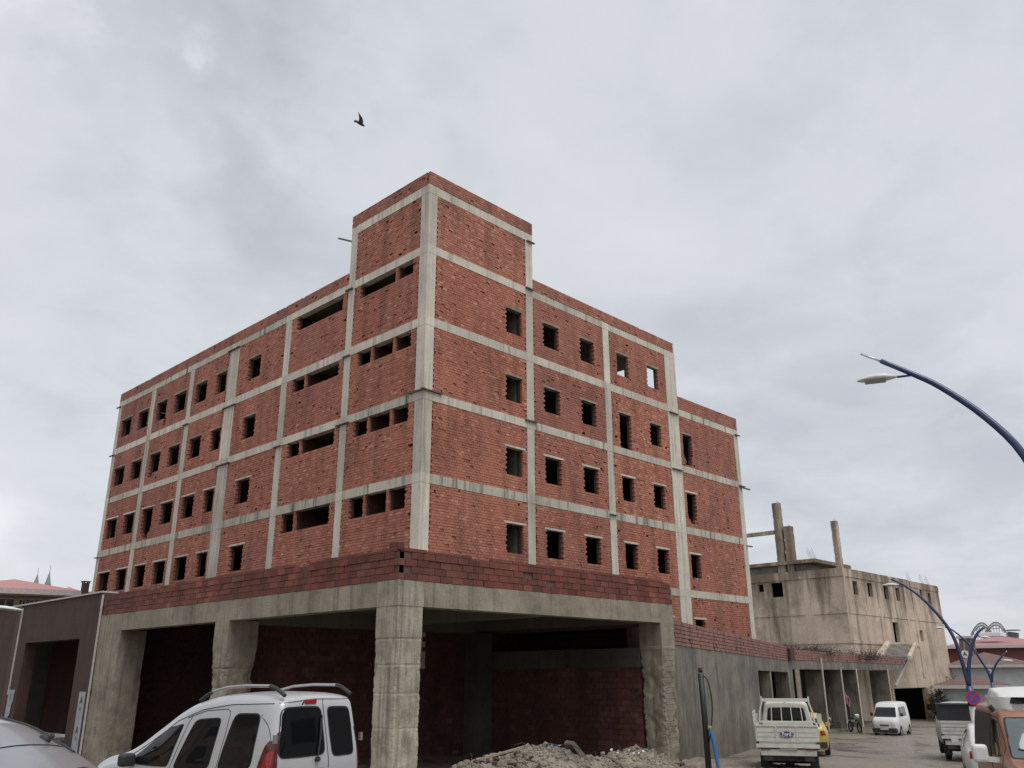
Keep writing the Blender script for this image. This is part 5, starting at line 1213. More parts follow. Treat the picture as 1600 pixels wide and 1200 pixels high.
# --- white minivan coming up the street
def minivan():
    root = thing('white_minivan', 'small white minivan facing the camera on the muddy street by the arcade', 'van'); place(root, 1400, 60.5, 0, 188)
    root.location.z = ground_z(root.location.x, root.location.y) - .02
    # modelled tail at x=0, nose at 3.4
    B = Body(top=[(0, 1.80), (.3, 1.86), (1.8, 1.87), (2.35, 1.80), (2.75, 1.42), (2.95, 1.12), (3.25, 1.0), (3.4, .85)], half=[(0, .70), (.4, .74), (2.6, .745), (3.2, .72), (3.4, .64)], belt=[(0, 1.0), (2.6, 1.05), (3.4, .8)], length=3.4, tr=.86, arches=(.6, 2.65), archr=.31, frontr=.16, lean=0)
    B.link(P_WHT, root)
    B.patch(rpoly([(.62, 1.08), (-.62, 1.08), (-.54, 1.60), (.54, 1.60)], .05), 'F', .012, 'windscreen', GLS, root)
    for v in 'LR': window(B, [(1.9, 1.12), (2.62, 1.12), (2.38, 1.56), (1.9, 1.60)], v, root, .05); window(B, [(.95, 1.12), (1.75, 1.12), (1.75, 1.60), (.95, 1.60)], v, root, .05)
    for s_ in (1, -1):
        B.patch(rpoly([(s_ * .62, .60), (s_ * .40, .60), (s_ * .40, .72), (s_ * .62, .72)], .03), 'F', .012, 'headlight', LENS, root, 3)
        mb = MB(); mb.obox((2.6, s_ * .84, 1.2), (1, 0, 0), (0, 1, 0), (0, 0, 1), .04, .07, .09); lk('mirror', mb, PLA, root)
    B.patch(rpoly([(.25, .61), (-.25, .61), (-.25, .68), (.25, .68)], .02), 'F', .012, 'grille', PLA, root, 3)
    mb = MB(); mb.box(3.2, 3.46, -.68, .68, .25, .50); bp = lk('front_bumper', mb, PLA, root); bv = bp.modifiers.new('b', 'BEVEL'); bv.width = .05; bv.segments = 2
    mbx('number_plate', LENS, root, (3.465, 3.475, -.22, .22, .40, .5))
    for x in (.6, 2.65):
        for s_ in (1, -1): wheel(root, x, s_ * .66, .28, .16, s_)
minivan()

# --- orange van with a white high roof
def orange_van():
    root = thing('orange_van', 'orange van with white raised roof and big white mirror at the right edge', 'van'); place(root, 1634, 20.0, 0, 205)
    root.location.z = ground_z(root.location.x, root.location.y)
    L_ = 4.6
    f = Vector((math.cos(math.radians(205)), math.sin(math.radians(205)), 0)); root.location = Vector(root.location) - f * (L_ - .9)
    root.location.z = ground_z(root.location.x, root.location.y) + .03
    B = Body(top=[(0, 1.95), (.4, 2.0), (2.6, 2.0), (3.05, 1.95), (3.55, 1.42), (3.8, 1.10), (4.3, .98), (4.6, .75)], half=[(0, .84), (.4, .90), (3.4, .90), (4.2, .86), (4.6, .70)], belt=[(0, 1.05), (3.4, 1.08), (4.6, .8)], length=L_, tr=.85, arches=(.8, 3.8), archr=.36, frontr=.22)
    B.link(P_ORG, root)
    B.patch(rpoly([(.74, 1.13), (-.74, 1.13), (-.66, 1.80), (.66, 1.80)], .06), 'F', .022, 'windscreen', simple('pale_windscreen', (.10, .125, .13), .05, spec=.9), root)
    B.patch(grow(rpoly([(.74, 1.13), (-.74, 1.13), (-.66, 1.80), (.66, 1.80)], .06), .03), 'F', .014, 'windscreen_seal', RUB, root)
    for v in 'LR':
        window(B, [(2.55, 1.12), (3.45, 1.12), (3.05, 1.72), (2.55, 1.76)], v, root, .05); B.patch(rpoly([(.2, .95), (2.4, .95), (2.4, 1.85), (.2, 1.85)], .06), v, .015, 'dark_side_panel', PLA, root)
        B.line([(2.48, .4), (2.48, 1.82), (3.05, 1.80), (3.55, 1.3), (3.6, .8)], v, 'door_gap', GAP, root, .008)
    mb = MB(); C2 = Body(top=[(0, 2.20), (1.7, 2.22), (1.9, 2.34), (2.4, 2.34), (2.8, 2.25), (3.05, 2.02)], half=[(0, .02), (1.45, .03), (1.6, .72), (2.4, .78), (3.05, .68)], belt=[(0, 2.08), (3.05, 1.98)], length=3.05, it=1, tr=.9, zb=1.90, rc=.08)
    c2o = C2.link(P_WHT, root, 'raised_roof'); c2o.location = (.0, 0, 0); C2.patch(rpoly([(.5, 2.06), (-.5, 2.06), (-.46, 2.18), (.46, 2.18)], .03), 'F', .012, 'roof_window', GLS, root, 3)
    for s_ in (1, -1):
        mb = MB(); mb.obox((3.25, s_ * 1.20, 1.15), (1, 0, 0), (0, 1, 0), (0, 0, 1), .09, .14, .17); mr = lk('mirror', mb, P_WHT, root); bv = mr.modifiers.new('b', 'BEVEL'); bv.width = .07; bv.segments = 3
        mb = MB(); mb.bar((3.3, s_ * .88, 1.04), (3.27, s_ * 1.1, 1.06), .09); lk('mirror_arm', mb, P_WHT, mr)
        B.patch(rpoly([(s_ * .74, .68), (s_ * .44, .66), (s_ * .44, .86), (s_ * .72, .88)], .05), 'F', .012, 'headlight', LENS, root, 3)
        mb = MB(); mb.tube([(3.0, s_ * .80, 1.92), (3.02, s_ * .86, 2.02)], .05, 8); lk('marker_lamp', mb, PLA, root)
    mb = MB(); mb.box(4.45, 4.7, -.8, .8, .3, .6); lk('front_bumper', mb, PLA, root)
    mb = MB(); P_ = [B.hit(y, z, 'F', .04) for y, z in ((.1, 1.14), (-.25, 1.2), (-.6, 1.28))]; mb.tube(P_, .012, 5); lk('wiper', mb, PLA, root)
    for x in (.8, 3.8):
        for s_ in (1, -1): wheel(root, x, s_ * .80, .33, .2, s_)
orange_van()

# --- motorbike by the arcade
def motorbike():
    p = at(1331, 1140, 61); root = thing('motorbike', 'small motorbike with pale fairing leaning by the arcade pillar', 'motorbike', (0, 0, 0)); place(root, 1331, 61.0, 0, 228); root.location.z = ground_z(root.location.x, root.location.y)
    for x in (-.6, .65):
        n = 18; mb = MB(); mb.tube([(x + math.cos(2 * math.pi * k / n) * .28, 0, .3 + math.sin(2 * math.pi * k / n) * .28) for k in range(n + 1)], .05, 6, False)
        for k in range(5): a = k * math.pi / 5; mb.tube([(x - math.cos(a) * .26, 0, .3 - math.sin(a) * .26), (x + math.cos(a) * .26, 0, .3 + math.sin(a) * .26)], .008, 4)
        lk('wheel', mb, RUB, root, True)
    mb = MB(); mb.tube([(-.6, .06, .3), (-.1, .06, .45), (.35, 0, .8), (.45, 0, .95)], .03, 6); mb.tube([(.65, .07, .3), (.48, .05, .9), (.42, 0, 1.05)], .025, 6); mb.tube([(-.6, .05, .32), (-.45, 0, .7)], .025, 6); lk('frame', mb, PLA, root)
    mb = MB(); mb.obox((-.3, 0, .78), (1, 0, 0), (0, 1, 0), (0, 0, 1), .38, .11, .05); s_ = lk('seat', mb, RUB, root); b_ = s_.modifiers.new('b', 'BEVEL'); b_.width = .04; b_.segments = 2
    mb = MB(); mb.obox((.0, 0, .45), (1, 0, 0), (0, 1, 0), (0, 0, 1), .2, .12, .14); lk('engine', mb, CHR, root)
    mb = MB(); mb.obox((.46, 0, .92), Vector((.5, 0, 1)).normalized(), (0, 1, 0), Vector((1, 0, -.5)).normalized(), .15, .14, .07); s_ = lk('fairing', mb, P_WHT, root); b_ = s_.modifiers.new('b', 'BEVEL'); b_.width = .05; b_.segments = 2
    mb = MB(); mb.tube([(.38, .34, 1.08), (.42, 0, 1.03), (.38, -.34, 1.08)], .018, 6); lk('handlebar', mb, PLA, root)
    mb = MB(); mb.disc((.60, 0, .93), (1, 0, 0), .08, .05); lk('headlight', mb, LENS, root, True)
motorbike()

# ------------------------------------------------------------------ person in the arcade
def person():
    u = u_at(AR, 1323, 1100); base = at(1323, 1105, ((AR.p(u, 0) - CAM).xy.length) + 1.6); base.z = 0; g = -.92
    st = thing('loading_step', 'raised concrete step between the arcade pillars where a person stands', 'step', (base.x, base.y, ground_z(base.x, base.y)))
    mb = MB(); AR.box(mb, u - 1.0, u + 3.4, -3.0, g - .001, -2.6, -.3); mb.build('slab', MT['conc_wet'], st)
    root = thing('person', 'person in a purple pink jacket and dark trousers standing between the arcade pillars', 'person', (base.x, base.y, g)); root.rotation_euler = (0, 0, math.radians(195))
    # joints: x forward, y left
    J = {'pel': (0, 0, .95), 'bel': (0, 0, 1.10), 'che': (0, 0, 1.32), 'nec': (.01, 0, 1.50), 'hea': (.02, 0, 1.57), 'hed': (.03, 0, 1.68), 'top': (.01, 0, 1.78)}
    E_ = [('pel', 'bel', .14), ('bel', 'che', .13), ('che', 'nec', .15), ('nec', 'hea', .055), ('hea', 'hed', .075), ('hed', 'top', .10)]
    names = list(J); V = [J[k] for k in names]; R_ = {'pel': (.16, .12), 'bel': (.145, .11), 'che': (.165, .115), 'nec': (.06, .055), 'hea': (.06, .06), 'hed': (.095, .105), 'top': (.06, .07)}
    rad = [R_[k] for k in names]; ed = [(0, 1), (1, 2), (2, 3), (3, 4), (4, 5), (5, 6)]
    def chain(root_i, pts, rs):
        prev = root_i
        for p, r in zip(pts, rs): V.append(p); rad.append((r, r)); ed.append((prev, len(V) - 1)); prev = len(V) - 1
        return prev
    for s_ in (1, -1):
        chain(0, [(.0, s_ * .10, .88), (.02 * s_ + .02, s_ * .11, .50), (.0, s_ * .12, .10), (.12, s_ * .13, .04), (.20, s_ * .135, .03)], (.095, .062, .045, .04, .03))
        h = chain(2, [(.0, s_ * .17, 1.42), (-.01, s_ * .25, 1.16), (.12, s_ * .22, .95), (.17, s_ * .21, .88)], (.065, .048, .036, .033))
        for q, L_ in zip((-.03, -.01, .01, .03), (.07, .085, .08, .06)): chain(h, [(.19, s_ * .21 + q, .85), (.195, s_ * .21 + q, .85 - L_ * .6), (.18, s_ * .21 + q, .85 - L_)], (.011, .010, .008))
        chain(h, [(.20, s_ * .18, .87), (.22, s_ * .165, .83)], (.012, .009))
    me = bpy.data.meshes.new('body'); me.from_pydata(V, ed, []); o = bpy.data.objects.new('body', me); COL.objects.link(o)
    m = o.modifiers.new('s', 'SKIN'); m.use_smooth_shade = True
    for i, (a, b) in enumerate(rad): me.skin_vertices[0].data[i].radius = (a, b)
    me.skin_vertices[0].data[0].use_root = True
    m2 = o.modifiers.new('d', 'SUBSURF'); m2.levels = 1; m2.render_levels = 1
    dg = bpy.context.evaluated_depsgraph_get(); bm_ = bpy.data.meshes.new_from_object(o.evaluated_get(dg)); bpy.data.objects.remove(o)
    skin = simple('skin', (.42, .26, .19), .6); jk = simple('purple_pink_cloth', (.30, .10, .19), .85, var=.2, scale=9); tr = simple('dark_trousers', (.03, .02, .03), .85); hr = simple('dark_hair', (.02, .015, .012), .7)
    bm_.materials.clear(); [bm_.materials.append(k) for k in (skin, jk, tr)]
    for p in bm_.polygons:
        c = p.center; p.material_index = 2 if c.z < .93 and abs(c.y) < .175 and not (c.x > .1 and c.z > .7) else (1 if c.z < 1.50 and not (c.z < .93) else 0)
    bo = bpy.data.objects.new('body', bm_); COL.objects.link(bo); bo.parent = root
    mb = MB(); n = 12
    for i in range(5):
        for k in range(n): a = 2 * math.pi * k / n; t = i / 4 * 1.45; mb.v.append((-.005 + math.cos(a) * .115 * math.cos(t), math.sin(a) * .105 * math.cos(t), 1.70 + math.sin(t) * .125))
    for i in range(4):
        for k in range(n): mb.f.append((i * n + k, i * n + (k + 1) % n, (i + 1) * n + (k + 1) % n, (i + 1) * n + k))
    lk('hair', mb, hr, root, True)
person()
# ------------------------------------------------------------------ street lamps
LB = paint('lamp_blue', (.010, .032, .115), .35, .1, .5, .03); LW_ = simple('lamp_white', (.68, .68, .66), .4, var=.06, scale=4); TIP = simple('brushed_tip', (.62, .64, .66), .3, .6)
def curve_pts(P, n=26):
    P = [Vector(p) for p in P]; out_ = []
    Q = [P[0] * 2 - P[1]] + P + [P[-1] * 2 - P[-2]]
    seg = len(P) - 1; per = max(3, n // seg)
    for i in range(seg):
        a, b, c, d = Q[i], Q[i + 1], Q[i + 2], Q[i + 3]
        for k in range(per):
            t = k / per; out_.append(.5 * ((2 * b) + (c - a) * t + (2 * a - 5 * b + 4 * c - d) * t * t + (3 * b - a - 3 * c + d) * t ** 3))
    out_.append(P[-1]); return out_
def lamp_head(root, base, d, L_, w, name='lamp_head'):
    """flat tapering luminaire pointing along d from its neck"""
    d = Vector(d).normalized(); s_ = d.cross(Vector((0, 0, 1))).normalized(); u = s_.cross(d); mb = MB(); n = 12; vs = []
    prof = [(0, .10, .35), (.10, .45, .5), (.28, .85, .95), (.55, 1.0, 1.0), (.8, .72, .7), (.95, .35, .4), (1.0, .08, .15)]
    for (t, a, h) in prof:
        for k in range(n):
            an = 2 * math.pi * k / n; hh = w * .30 * h * (1 if math.sin(an) > 0 else .35)
            vs.append(Vector(base) + d * (t * L_) + s_ * (math.cos(an) * w / 2 * a) + u * (math.sin(an) * hh))
    m_ = len(prof); fs = [(i * n + k, i * n + (k + 1) % n, (i + 1) * n + (k + 1) % n, (i + 1) * n + k) for i in range(m_ - 1) for k in range(n)] + [tuple(range(n)), tuple(range((m_ - 1) * n, m_ * n))]
    mb.add(vs, fs); h = mb.build(name, LW_, root, True, fixn=True)
    mb = MB(); c = Vector(base) + d * (L_ * .55) - u * (w * .115)
    mb.obox(c - u * .004, d, s_, u, L_ * .26, w * .30, .006); mb.build('lamp_glass', simple('lamp_lens', (.28, .29, .30), .2), h)
    return h
def street_lamp(label, trunk, arm1, arm2, heads, r0, r1, group, emblem=None, white_foot=None, tips=()):
    root = thing('street_lamp', label, 'street lamp', tuple(trunk[0]), group)
    mb = MB(); mb.tube(trunk, [r0 * 1.7] * (len(trunk) - 1) + [r0 * 1.5], 12); mb.build('pole', LB, root, True)
    for arm in (arm1, arm2):
        if not arm: continue
        P = curve_pts(arm); n = len(P); mb = MB(); mb.tube(P, [r0 + (r1 - r0) * i / (n - 1) for i in range(n)], 10); mb.build('arm', LB, root, True)
    for (a, b) in tips: mb = MB(); mb.tube([a, b], r1 * .5, 8); mb.build('tip', TIP, root, True)
    for (neck, base, d, L_, w) in heads:
        mb = MB(); mb.tube([neck, base], r1 * .5, 8); mb.build('bracket', LB, root, True); lamp_head(root, base, d, L_, w)
    if emblem:
        c, rad, top = emblem; nrm = (CAM - c); nrm.z = 0; nrm.normalize(); x = nrm.cross(Vector((0, 0, 1))) * -1
        mb = MB(); mb.disc(c, nrm, rad, .05, 24); e_ = mb.build('medallion', LW_, root)
        mb = MB(); mb.tube([c + Vector((0, 0, rad)), top], .015, 5); mb.build('medallion_rod', TIP, root)
        text_mesh('A', rad * 1.5, ink, e_, c + nrm * .03, Vector((0, 0, 1)).cross(nrm), (0, 0, 1), 'medallion_mark', .003, .004)
    if white_foot: mb = MB(); mb.tube(white_foot, r0 * 1.5, 12); mb.build('pole_foot', LW_, root, True)
    return root
SL = 'double armed blue street lamps along the street'
def gp(px, r): p = at(px, 1100, r); return Vector((p.x, p.y, ground_z(p.x, p.y)))
r1_ = 15.6; a = lambda x, y: at(x, y, r1_)
t0 = gp(1650, r1_); tt = at(1648, 960, r1_); t0.x, t0.y = tt.x, tt.y
lampd = (at(1345, 600, r1_) - at(1400, 595, r1_))
street_lamp('near blue street lamp whose long arm and white head reach in at the right edge', [t0, tt], [tt, a(1640, 800), a(1600, 712), a(1540, 652), a(1470, 605), a(1425, 584), a(1376, 564)],
            [tt, a(1662, 860), a(1720, 760)], [(a(1427, 586), a(1402, 589), a(1341, 596) - a(1402, 589), (a(1341, 596) - a(1404, 590)).length, .32)], .075, .042, SL, tips=[(a(1378, 565), a(1345, 553))])
r2_ = 36; a2_ = lambda x, y: at(x, y, r2_)
t0 = gp(1524, r2_); tt = a2_(1514, 1072); tm_ = Vector((t0.x, t0.y, 0)); 
z_ = a2_(1522, 1140); foot = [Vector((tt.x, tt.y, t0.z)), Vector((tt.x, tt.y, at(1520, 1103, r2_).z))]
street_lamp('middle blue street lamp with round medallion and no stopping sign on its pole', [foot[1], tt], [tt, a2_(1505, 1040), a2_(1492, 1000), a2_(1472, 968), a2_(1440, 934), a2_(1412, 914), a2_(1393, 905)],
            [tt, a2_(1514, 1040), a2_(1518, 1012), a2_(1527, 990), a2_(1538, 980)], [(a2_(1412, 914), a2_(1405, 914), a2_(1381, 915) - a2_(1405, 914.5), .60, .26), (a2_(1527, 991), a2_(1531, 996), a2_(1537, 996) - a2_(1530, 996), .3, .2)], .078, .036, SL,
            emblem=(a2_(1507.8, 1022), .13, a2_(1506, 1003)), white_foot=foot, tips=[(a2_(1394, 905.5), a2_(1384, 899))])
r3_ = 66; a3_ = lambda x, y: at(x, y, r3_)
tt = a3_(1550, 1066); t0 = gp(1550, r3_); t0.x, t0.y = tt.x, tt.y
street_lamp('farthest blue street lamp seen small over the white raised van roof', [t0, tt], [tt, a3_(1544, 1050), a3_(1534, 1034), a3_(1522, 1016), a3_(1504, 997), a3_(1486, 983), a3_(1477, 979)],
            [tt, a3_(1551, 1050), a3_(1558, 1035), a3_(1566, 1025), a3_(1572, 1019)], [(a3_(1482, 981), a3_(1477, 981), a3_(1463, 981.5) - a3_(1477, 981), .65, .28), (a3_(1562, 1032), a3_(1565, 1032), a3_(1580, 1032.5) - a3_(1565, 1032), .65, .28)], .085, .045, SL,
            emblem=(a3_(1546.5, 1049), .13, a3_(1546, 1036)), tips=[(a3_(1477, 979), a3_(1466, 972)), (a3_(1571.6, 1019.5), a3_(1573, 1017))])
# a fourth lamp whose head just reaches in at the left edge
rl_ = 24; t0 = gp(-60, rl_); tt = at(-60, 930, rl_); t0.x, t0.y = tt.x, tt.y
street_lamp('blue street lamp at the left whose white head tip just shows over the brown building', [t0, tt], [tt, at(-50, 860, rl_), at(-70, 800, rl_), at(-120, 760, rl_)], [tt, at(-55, 955, rl_), at(-40, 945, rl_)], [(at(-40, 945, rl_), at(-20, 947.5, rl_), at(20, 952, rl_) - at(-20, 947.5, rl_), .75, .2)], .06, .04, SL)
# no stopping sign on the middle lamp
c = at(1520.5, 1090, 35.75); nrm = (CAM - c); nrm.z = 0; nrm.normalize(); sg = thing('no_stopping_sign', 'round red and blue no stopping sign bent forward on the middle lamp pole', 'sign', tuple(c))
sr = .235; xr = Vector((0, 0, 1)).cross(nrm)
mb = MB(); mb.disc(c, nrm, sr, .015, 28); mb.build('sign_disc', simple('sign_blue', (.03, .10, .42), .35), sg)
mb = MB(); n = 28
vs = []
for k in range(n):
    an = 2 * math.pi * k / n
    for rr, dd in ((sr + .004, 0), (sr + .004, .02), (sr * .80, .02), (sr * .80, .01)): vs.append(c + xr * (math.cos(an) * rr) + Vector((0, 0, math.sin(an) * rr)) + nrm * dd)
mb.add(vs, [(k * 4 + i, k * 4 + i + 1, ((k + 1) % n) * 4 + i + 1, ((k + 1) % n) * 4 + i) for k in range(n) for i in range(3)]); sred = simple('sign_red', (.55, .03, .05), .35); mb.build('sign_ring', sred, sg, fixn=True)
for s_ in (1, -1):
    d_ = (xr + Vector((0, 0, s_))).normalized(); mb = MB(); mb.obox(c + nrm * (.013 + .002 * s_), d_, d_.cross(nrm), nrm, sr * .82, sr * .085, .004); mb.build('sign_bar', sred, sg)

# ------------------------------------------------------------------ pipe, cable and hose beside the side wall
pr_ = 25.5
pp = thing('drain_post', 'leaning black post with a drooping cable against the damp wall', 'post', tuple(at(1105, 1200, pr_)))
mb = MB(); mb.tube([at(1110, 1235, pr_), at(1101, 1120, pr_), at(1094.5, 1052, pr_)], .085, 10); mb.build('post', simple('black_pipe', (.02, .022, .022), .5), pp, True)
mb = MB(); mb.tube([at(1094.5, 1051, pr_), at(1094, 1043, pr_)], .06, 8); mb.build('cap', MT['metal'], pp, True)
mb = MB(); mb.tube(curve_pts([at(1096, 1054, pr_), at(1105, 1062, pr_ - .1), at(1111, 1085, pr_ - .1), at(1113, 1110, pr_ - .1), at(1111, 1140, pr_ - .1), at(1107, 1170, pr_ - .05), at(1106, 1220, pr_ - .1)]), .018, 6); mb.build('cable', RUB, pp, True)
hs = thing('blue_hose', 'bright blue plastic pipe leaning on the damp wall next to the black post', 'pipe', tuple(at(1125, 1200, pr_ - .2)))
mb = MB(); mb.tube(curve_pts([at(1109, 1137, pr_ - .15), at(1114, 1155, pr_ - .2), at(1119, 1180, pr_ - .25), at(1126, 1225, pr_ - .3)]), .045, 8); mb.build('hose', simple('blue_plastic', (.03, .16, .42), .4), hs, True)
mb = MB(); mb.tube([at(1108.5, 1140, pr_ - .15), at(1109, 1134, pr_ - .15)], .055, 8); mb.build('end_cap', simple('yellow_plastic', (.3, .3, .06), .6), hs, True)

# ------------------------------------------------------------------ rubble heap in front of the open bay
rub = concrete('rubble_dust', (.34, .295, .23), (.19, .165, .13), (.11, .09, .07), .3, 3.0, .8, .2, .1)
def rubble():
    root = thing('rubble_heap', 'heap of broken concrete rubble at the foot of the open bay', 'rubble', tuple(at(880, 1200, 20.5)))
    peaks = [(at(845, 1163, 19.6), 1.45, .70), (at(785, 1178, 19.2), 1.3, .50), (at(990, 1169, 21.0), 1.3, .70), (at(925, 1181, 20.2), 1.3, .45), (at(740, 1192, 18.6), 1.2, .35), (at(1050, 1190, 21.8), .9, .6)]
    def hz(x, y):
        h = 0
        for (p, s_, k) in peaks: h = max(h, (p.z + .45) * math.exp(-(((x - p.x) ** 2 + (y - p.y) ** 2) / (s_ * s_)) * .9))
        q = Vector((x, y, 0)); return -.5 + h + noise.noise(q * 2.2) * .07 + noise.noise(q * 6) * .05 + noise.noise(q * 15) * .03
    n = 110; x0, x1, y0, y1 = -8.5, 5.2, -13.0, -6.0; vs = [(x0 + (x1 - x0) * i / n, y0 + (y1 - y0) * j / 60, hz(x0 + (x1 - x0) * i / n, y0 + (y1 - y0) * j / 60)) for j in range(61) for i in range(n + 1)]
    me = bpy.data.meshes.new('rubble_bed'); me.from_pydata(vs, [], [(j * (n + 1) + i, j * (n + 1) + i + 1, (j + 1) * (n + 1) + i + 1, (j + 1) * (n + 1) + i) for j in range(60) for i in range(n)]); link('rubble_bed', me, rub, root, kind='stuff')
    rg = random.Random(11); cur = [MB()]
    ico = bmesh.new(); bmesh.ops.create_icosphere(ico, subdivisions=1, radius=1.0); iv = [v.co.copy() for v in ico.verts]; fi_ = [tuple(v.index for v in f.verts) for f in ico.faces]; ico.free()
    def rock(p, s_, mb=None):
        mb = mb or cur[0]
        q = Matrix.Rotation(rg.uniform(0, 6), 3, (rg.gauss(0, 1), rg.gauss(0, 1), rg.gauss(0, 1))); sx, sy, sz = (rg.uniform(.6, 1.2) for _ in range(3))
        mb.add([Vector(p) + q @ Vector((v.x * sx, v.y * sy, v.z * sz)) * s_ * rg.uniform(.75, 1.15) for v in iv], fi_)
    for i in range(5200):
        pk_ = rg.choice(peaks); x = pk_[0].x + rg.gauss(0, .75) * pk_[1]; y = pk_[0].y + rg.gauss(0, .6) * pk_[1]
        rock((x, y, hz(x, y) + .0), rg.choice((.012, .018, .025, .035, .05, .07)) * rg.uniform(.7, 1.4))
    cur[0].build('rubble_stones', rub, root, kind='stuff')
    cur[0] = MB()
    for i in range(45):
        pk_ = rg.choice(peaks); x = pk_[0].x + rg.gauss(0, .8) * pk_[1]; y = pk_[0].y + rg.gauss(0, .6) * pk_[1]; q = Matrix.Rotation(rg.uniform(0, 6), 3, (rg.gauss(0, 1), rg.gauss(0, 1), rg.gauss(0, 1)))
        cur[0].obox((x, y, hz(x, y) + .03), q @ Vector((1, 0, 0)), q @ Vector((0, 1, 0)), q @ Vector((0, 0, 1)), rg.uniform(.03, .09), rg.uniform(.02, .06), rg.uniform(.015, .04))
    cur[0].build('brick_rubble', MT['brown'], root, kind='stuff')
    cur[0] = MB()
    for i in range(16):
        pk_ = rg.choice(peaks); x = pk_[0].x + rg.gauss(0, .6); y = pk_[0].y + rg.gauss(0, .5); z = hz(x, y); a = rg.uniform(0, 6)
        cur[0].tube(curve_pts([(x, y, z - .05), (x + math.cos(a) * .2, y + math.sin(a) * .2, z + rg.uniform(.05, .2)), (x + math.cos(a + .5) * .5, y + math.sin(a + .5) * .4, z + rg.uniform(-.05, .15))], 8), .008, 4)
    cur[0].build('rebar_scraps', MT['metal'], root, kind='stuff')
    for (px, py, r, sz) in ((730, 1196, 18.7, .10), (806, 1173, 19.4, .08), (880, 1178, 19.8, .09), (918, 1186, 20, .10), (830, 1180, 19.2, .08), (1013, 1180, 21, .08), (960, 1186, 20.4, .09), (772, 1182, 19.1, .08), (855, 1166, 19.8, .08), (942, 1178, 20.6, .09)):
        mb = MB(); p = at(px, py, r); rock(p, sz, mb); mb.build('rubble_stone', rub, root)
    mb_ = MB(); p = at(905, 1180, 19.8); mb_.obox(p, Vector((.6, -.2, -.65)).normalized(), Vector((.3, .95, 0)).normalized(), Vector((.6, -.2, -.65)).normalized().cross(Vector((.3, .95, 0)).normalized()), .36, .16, .05)
    cs = thing('concrete_slab_piece', 'broken flat slab piece tipped on the middle of the rubble heap', 'slab piece', tuple(p)); mb_.build('slab', MT['conc_wet'], cs)
    for (x0_, y0_, x1_, y1_, r, w, lab) in ((715, 1196, 815, 1168, 18.9, .12, 'long pale plank lying up the left slope of the rubble'), (770, 1203, 812, 1192, 18.5, .08, 'short dark timber low on the left of the rubble'), (790, 1206, 850, 1188, 18.7, .05, 'thin pale batten under the long plank on the rubble')):
        a_, b_ = at(x0_, y0_, r), at(x1_, y1_, r + .3); t = thing('plank', lab, 'plank', tuple(a_)); mb2 = MB(); mb2.bar(a_, b_, w, .035); mb2.build('board', simple('pale_plank', (.30, .24, .18), .85, var=.2, scale=6) if 'pale' in lab else MT['wood'], t)
    p = at(866, 1171, 19.5); t = thing('plastic_scrap', 'crumpled blue grey plastic sheet scrap on the rubble peak', 'scrap', tuple(p)); mb2 = MB(); vs = []
    for j in range(6):
        for i in range(7): vs.append(p + Vector((.26 * (i / 6 - .5) * .7, -.26 * (i / 6 - .5) * .7, .18 * (j / 5 - .5))) + Vector((rg.gauss(0, .02), rg.gauss(0, .02), rg.gauss(0, .015))))
    mb2.add(vs, [(j * 7 + i, j * 7 + i + 1, (j + 1) * 7 + i + 1, (j + 1) * 7 + i) for j in range(5) for i in range(6)]); o = mb2.build('sheet', simple('blue_grey_plastic', (.16, .19, .23), .35), t); s_ = o.modifiers.new('s', 'SOLIDIFY'); s_.thickness = .006
    whp = simple('white_foam', (.75, .75, .75), .6)
    for i, (px, py) in enumerate(((955, 1172), (965, 1177), (983, 1172), (990, 1177), (998, 1177), (1005, 1174), (962, 1187))):
        p = at(px, py, 20.6); t = thing('white_scrap', 'small white foam crumb scattered on the right rubble crest', 'scrap', tuple(p), 'white crumbs on the rubble'); m3 = MB(); rock(p, .035, m3); m3.build('crumb', whp, t)
    for i, px in enumerate((817, 826)):
        p = at(px, 1186, 19.2); t = thing('bent_wire', ['left white loop of bent wire on the rubble', 'right white loop of bent wire on the rubble'][i], 'wire', tuple(p)); m3 = MB(); m3.tube(curve_pts([p + Vector((-.06, 0, -.12)), p + Vector((-.04, 0, .05)), p + Vector((.03, 0, .09)), p + Vector((.05, 0, -.02)), p + Vector((.02, 0, -.12))]), .010, 5); m3.build('wire', whp, t)
rubble()

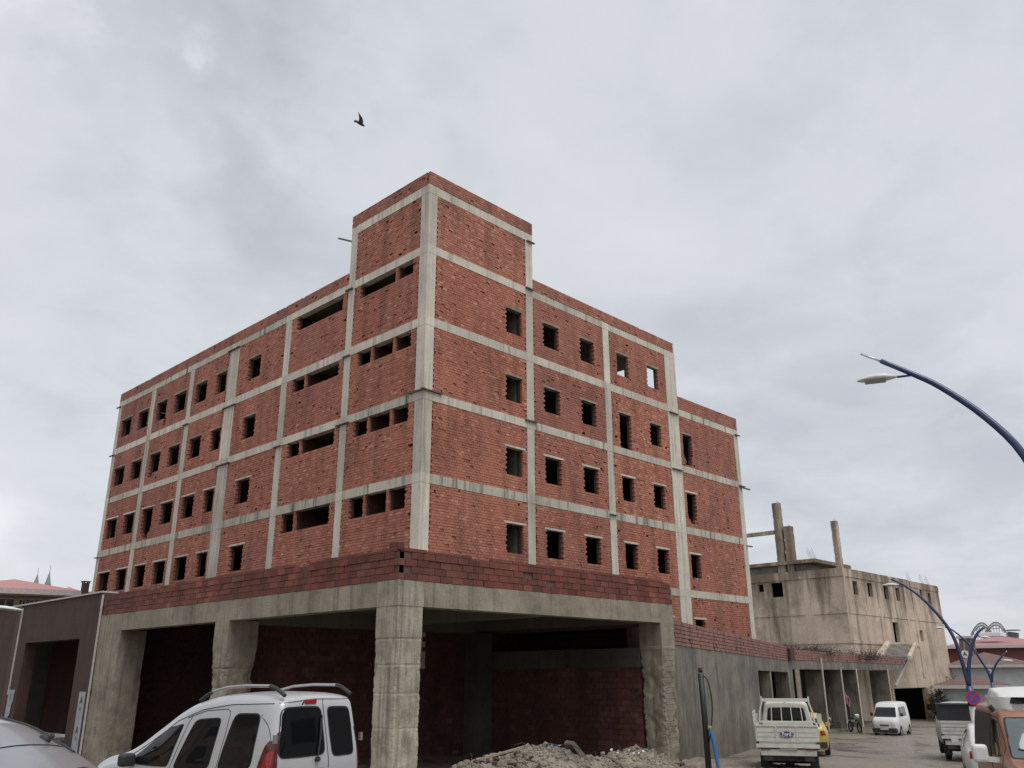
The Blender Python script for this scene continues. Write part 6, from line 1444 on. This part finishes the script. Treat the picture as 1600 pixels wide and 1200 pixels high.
# ------------------------------------------------------------------ pigeon in flight
def pigeon():
    c = at(562, 190, 22); root = thing('flying_pigeon', 'dark pigeon flying with raised wings against the clouds', 'bird', tuple(c)); s_ = 22 / 1328.0 * 1.02
    R_, U_, F_ = RIGHT, UP, FWD
    def P(px, py, d=0.0): # offsets in photo pixels at the bird's distance
        return c + R_ * ((px - 562) * s_) - U_ * ((py - 190) * s_) + F_ * d
    dk = simple('pigeon_dark', (.028, .030, .038), .7, var=.3, scale=30); gy = simple('pigeon_wing', (.085, .08, .09), .7, var=.35, scale=30)
    mb = MB(); ax = [P(551.8, 188.5), P(556.5, 190), P(560.5, 192), P(564.5, 194), P(567.5, 196), P(569.6, 197.6), P(570.8, 198.6)]
    mb.tube(ax, [.012, .028, .045, .05, .036, .024, .005], 10); mb.build('body', dk, root, True)
    def blade(pts, th, mat, name, d0, d1):
        top = [P(x, y, d0 + (d1 - d0) * t) for x, y, t in pts]; bot = [p + F_ * th for p in top]; n = len(top); m = MB(); m.add(top + bot, [tuple(range(n)), tuple(reversed(range(n, 2 * n)))] + [(i, i + n, (i + 1) % n + n, (i + 1) % n) for i in range(n)]); return m.build(name, mat, root, fixn=True)
    blade([(560, 189.8, 0), (562, 187, .2), (562.4, 183.5, .5), (562.3, 178.3, 1), (563.6, 179.8, .95), (566, 183, .7), (568.4, 186.5, .45), (569, 189.5, .25), (567, 193.5, 0), (563, 193, 0)], .012, gy, 'wing', -.04, -.30)
    blade([(561.5, 190.5, 0), (562.6, 186, .5), (563, 180.6, 1), (566.2, 185.6, .6), (567.3, 190, .2), (566, 193.5, 0)], .012, dk, 'wing', .04, .34)
    blade([(557, 189.5, 0), (555.8, 186.2, .4), (553.5, 187.2, .7), (551.8, 189, 1), (552, 190.6, 1), (554.5, 190.9, .6), (557.5, 191.3, 0)], .014, dk, 'tail', 0, .03)
pigeon()
# ------------------------------------------------------------------ the other side of the street, behind the camera: it shows in the van's windows and shades the bays
def back_block(label, cx, cy, yaw, w, d, h, wallm, storeys, bays):
    root = thing('apartment_block', label, 'building', (cx, cy, 0)); U = Vector((math.cos(yaw), math.sin(yaw), 0)); Nn = Vector((U.y, -U.x, 0)) * -1
    F = Facade(Vector((cx, cy, 0)) - U * w / 2, U, Nn); holes = []
    for s in range(storeys):
        for b in range(bays): z = 1.2 + s * 3.1; u = w * (b + .5) / bays; holes.append((u - .7, u + .7, z, z + 1.4))
    mb = MB()
    for q in split_rect(0, w, -1, h, holes): F.box(mb, *q, -.3, 0)
    F.box(mb, 0, .3, -1, h, -d, -.3); F.box(mb, w - .3, w, -1, h, -d, -.3); F.box(mb, 0, w, -1, h, -d - .3, -d); F.box(mb, -.3, w + .3, h, h + .3, -d - .6, .5); mb.build('wall', wallm, root)
    for k in holes:
        mb = MB(); F.box(mb, k[0], k[1], k[2], k[3], -.2, -.15); mb.build('window', GLASS_DARK, root)
back_block('ochre apartment block across the street reflected in the van windows', -30, -52, math.radians(-20), 26, 12, 12.8, beige, 4, 7)
back_block('grey apartment block across the street reflected in the car glass', 18, -45, math.radians(55.7), 30, 12, 10.5, simple('grey_plaster', (.30, .29, .27), .85, var=.1, scale=.7), 3, 8)
back_block('taller pale block across the street beyond the left lane', -47, 12, math.radians(-124.8), 26, 12, 13, MT['conc_far'], 5, 6)
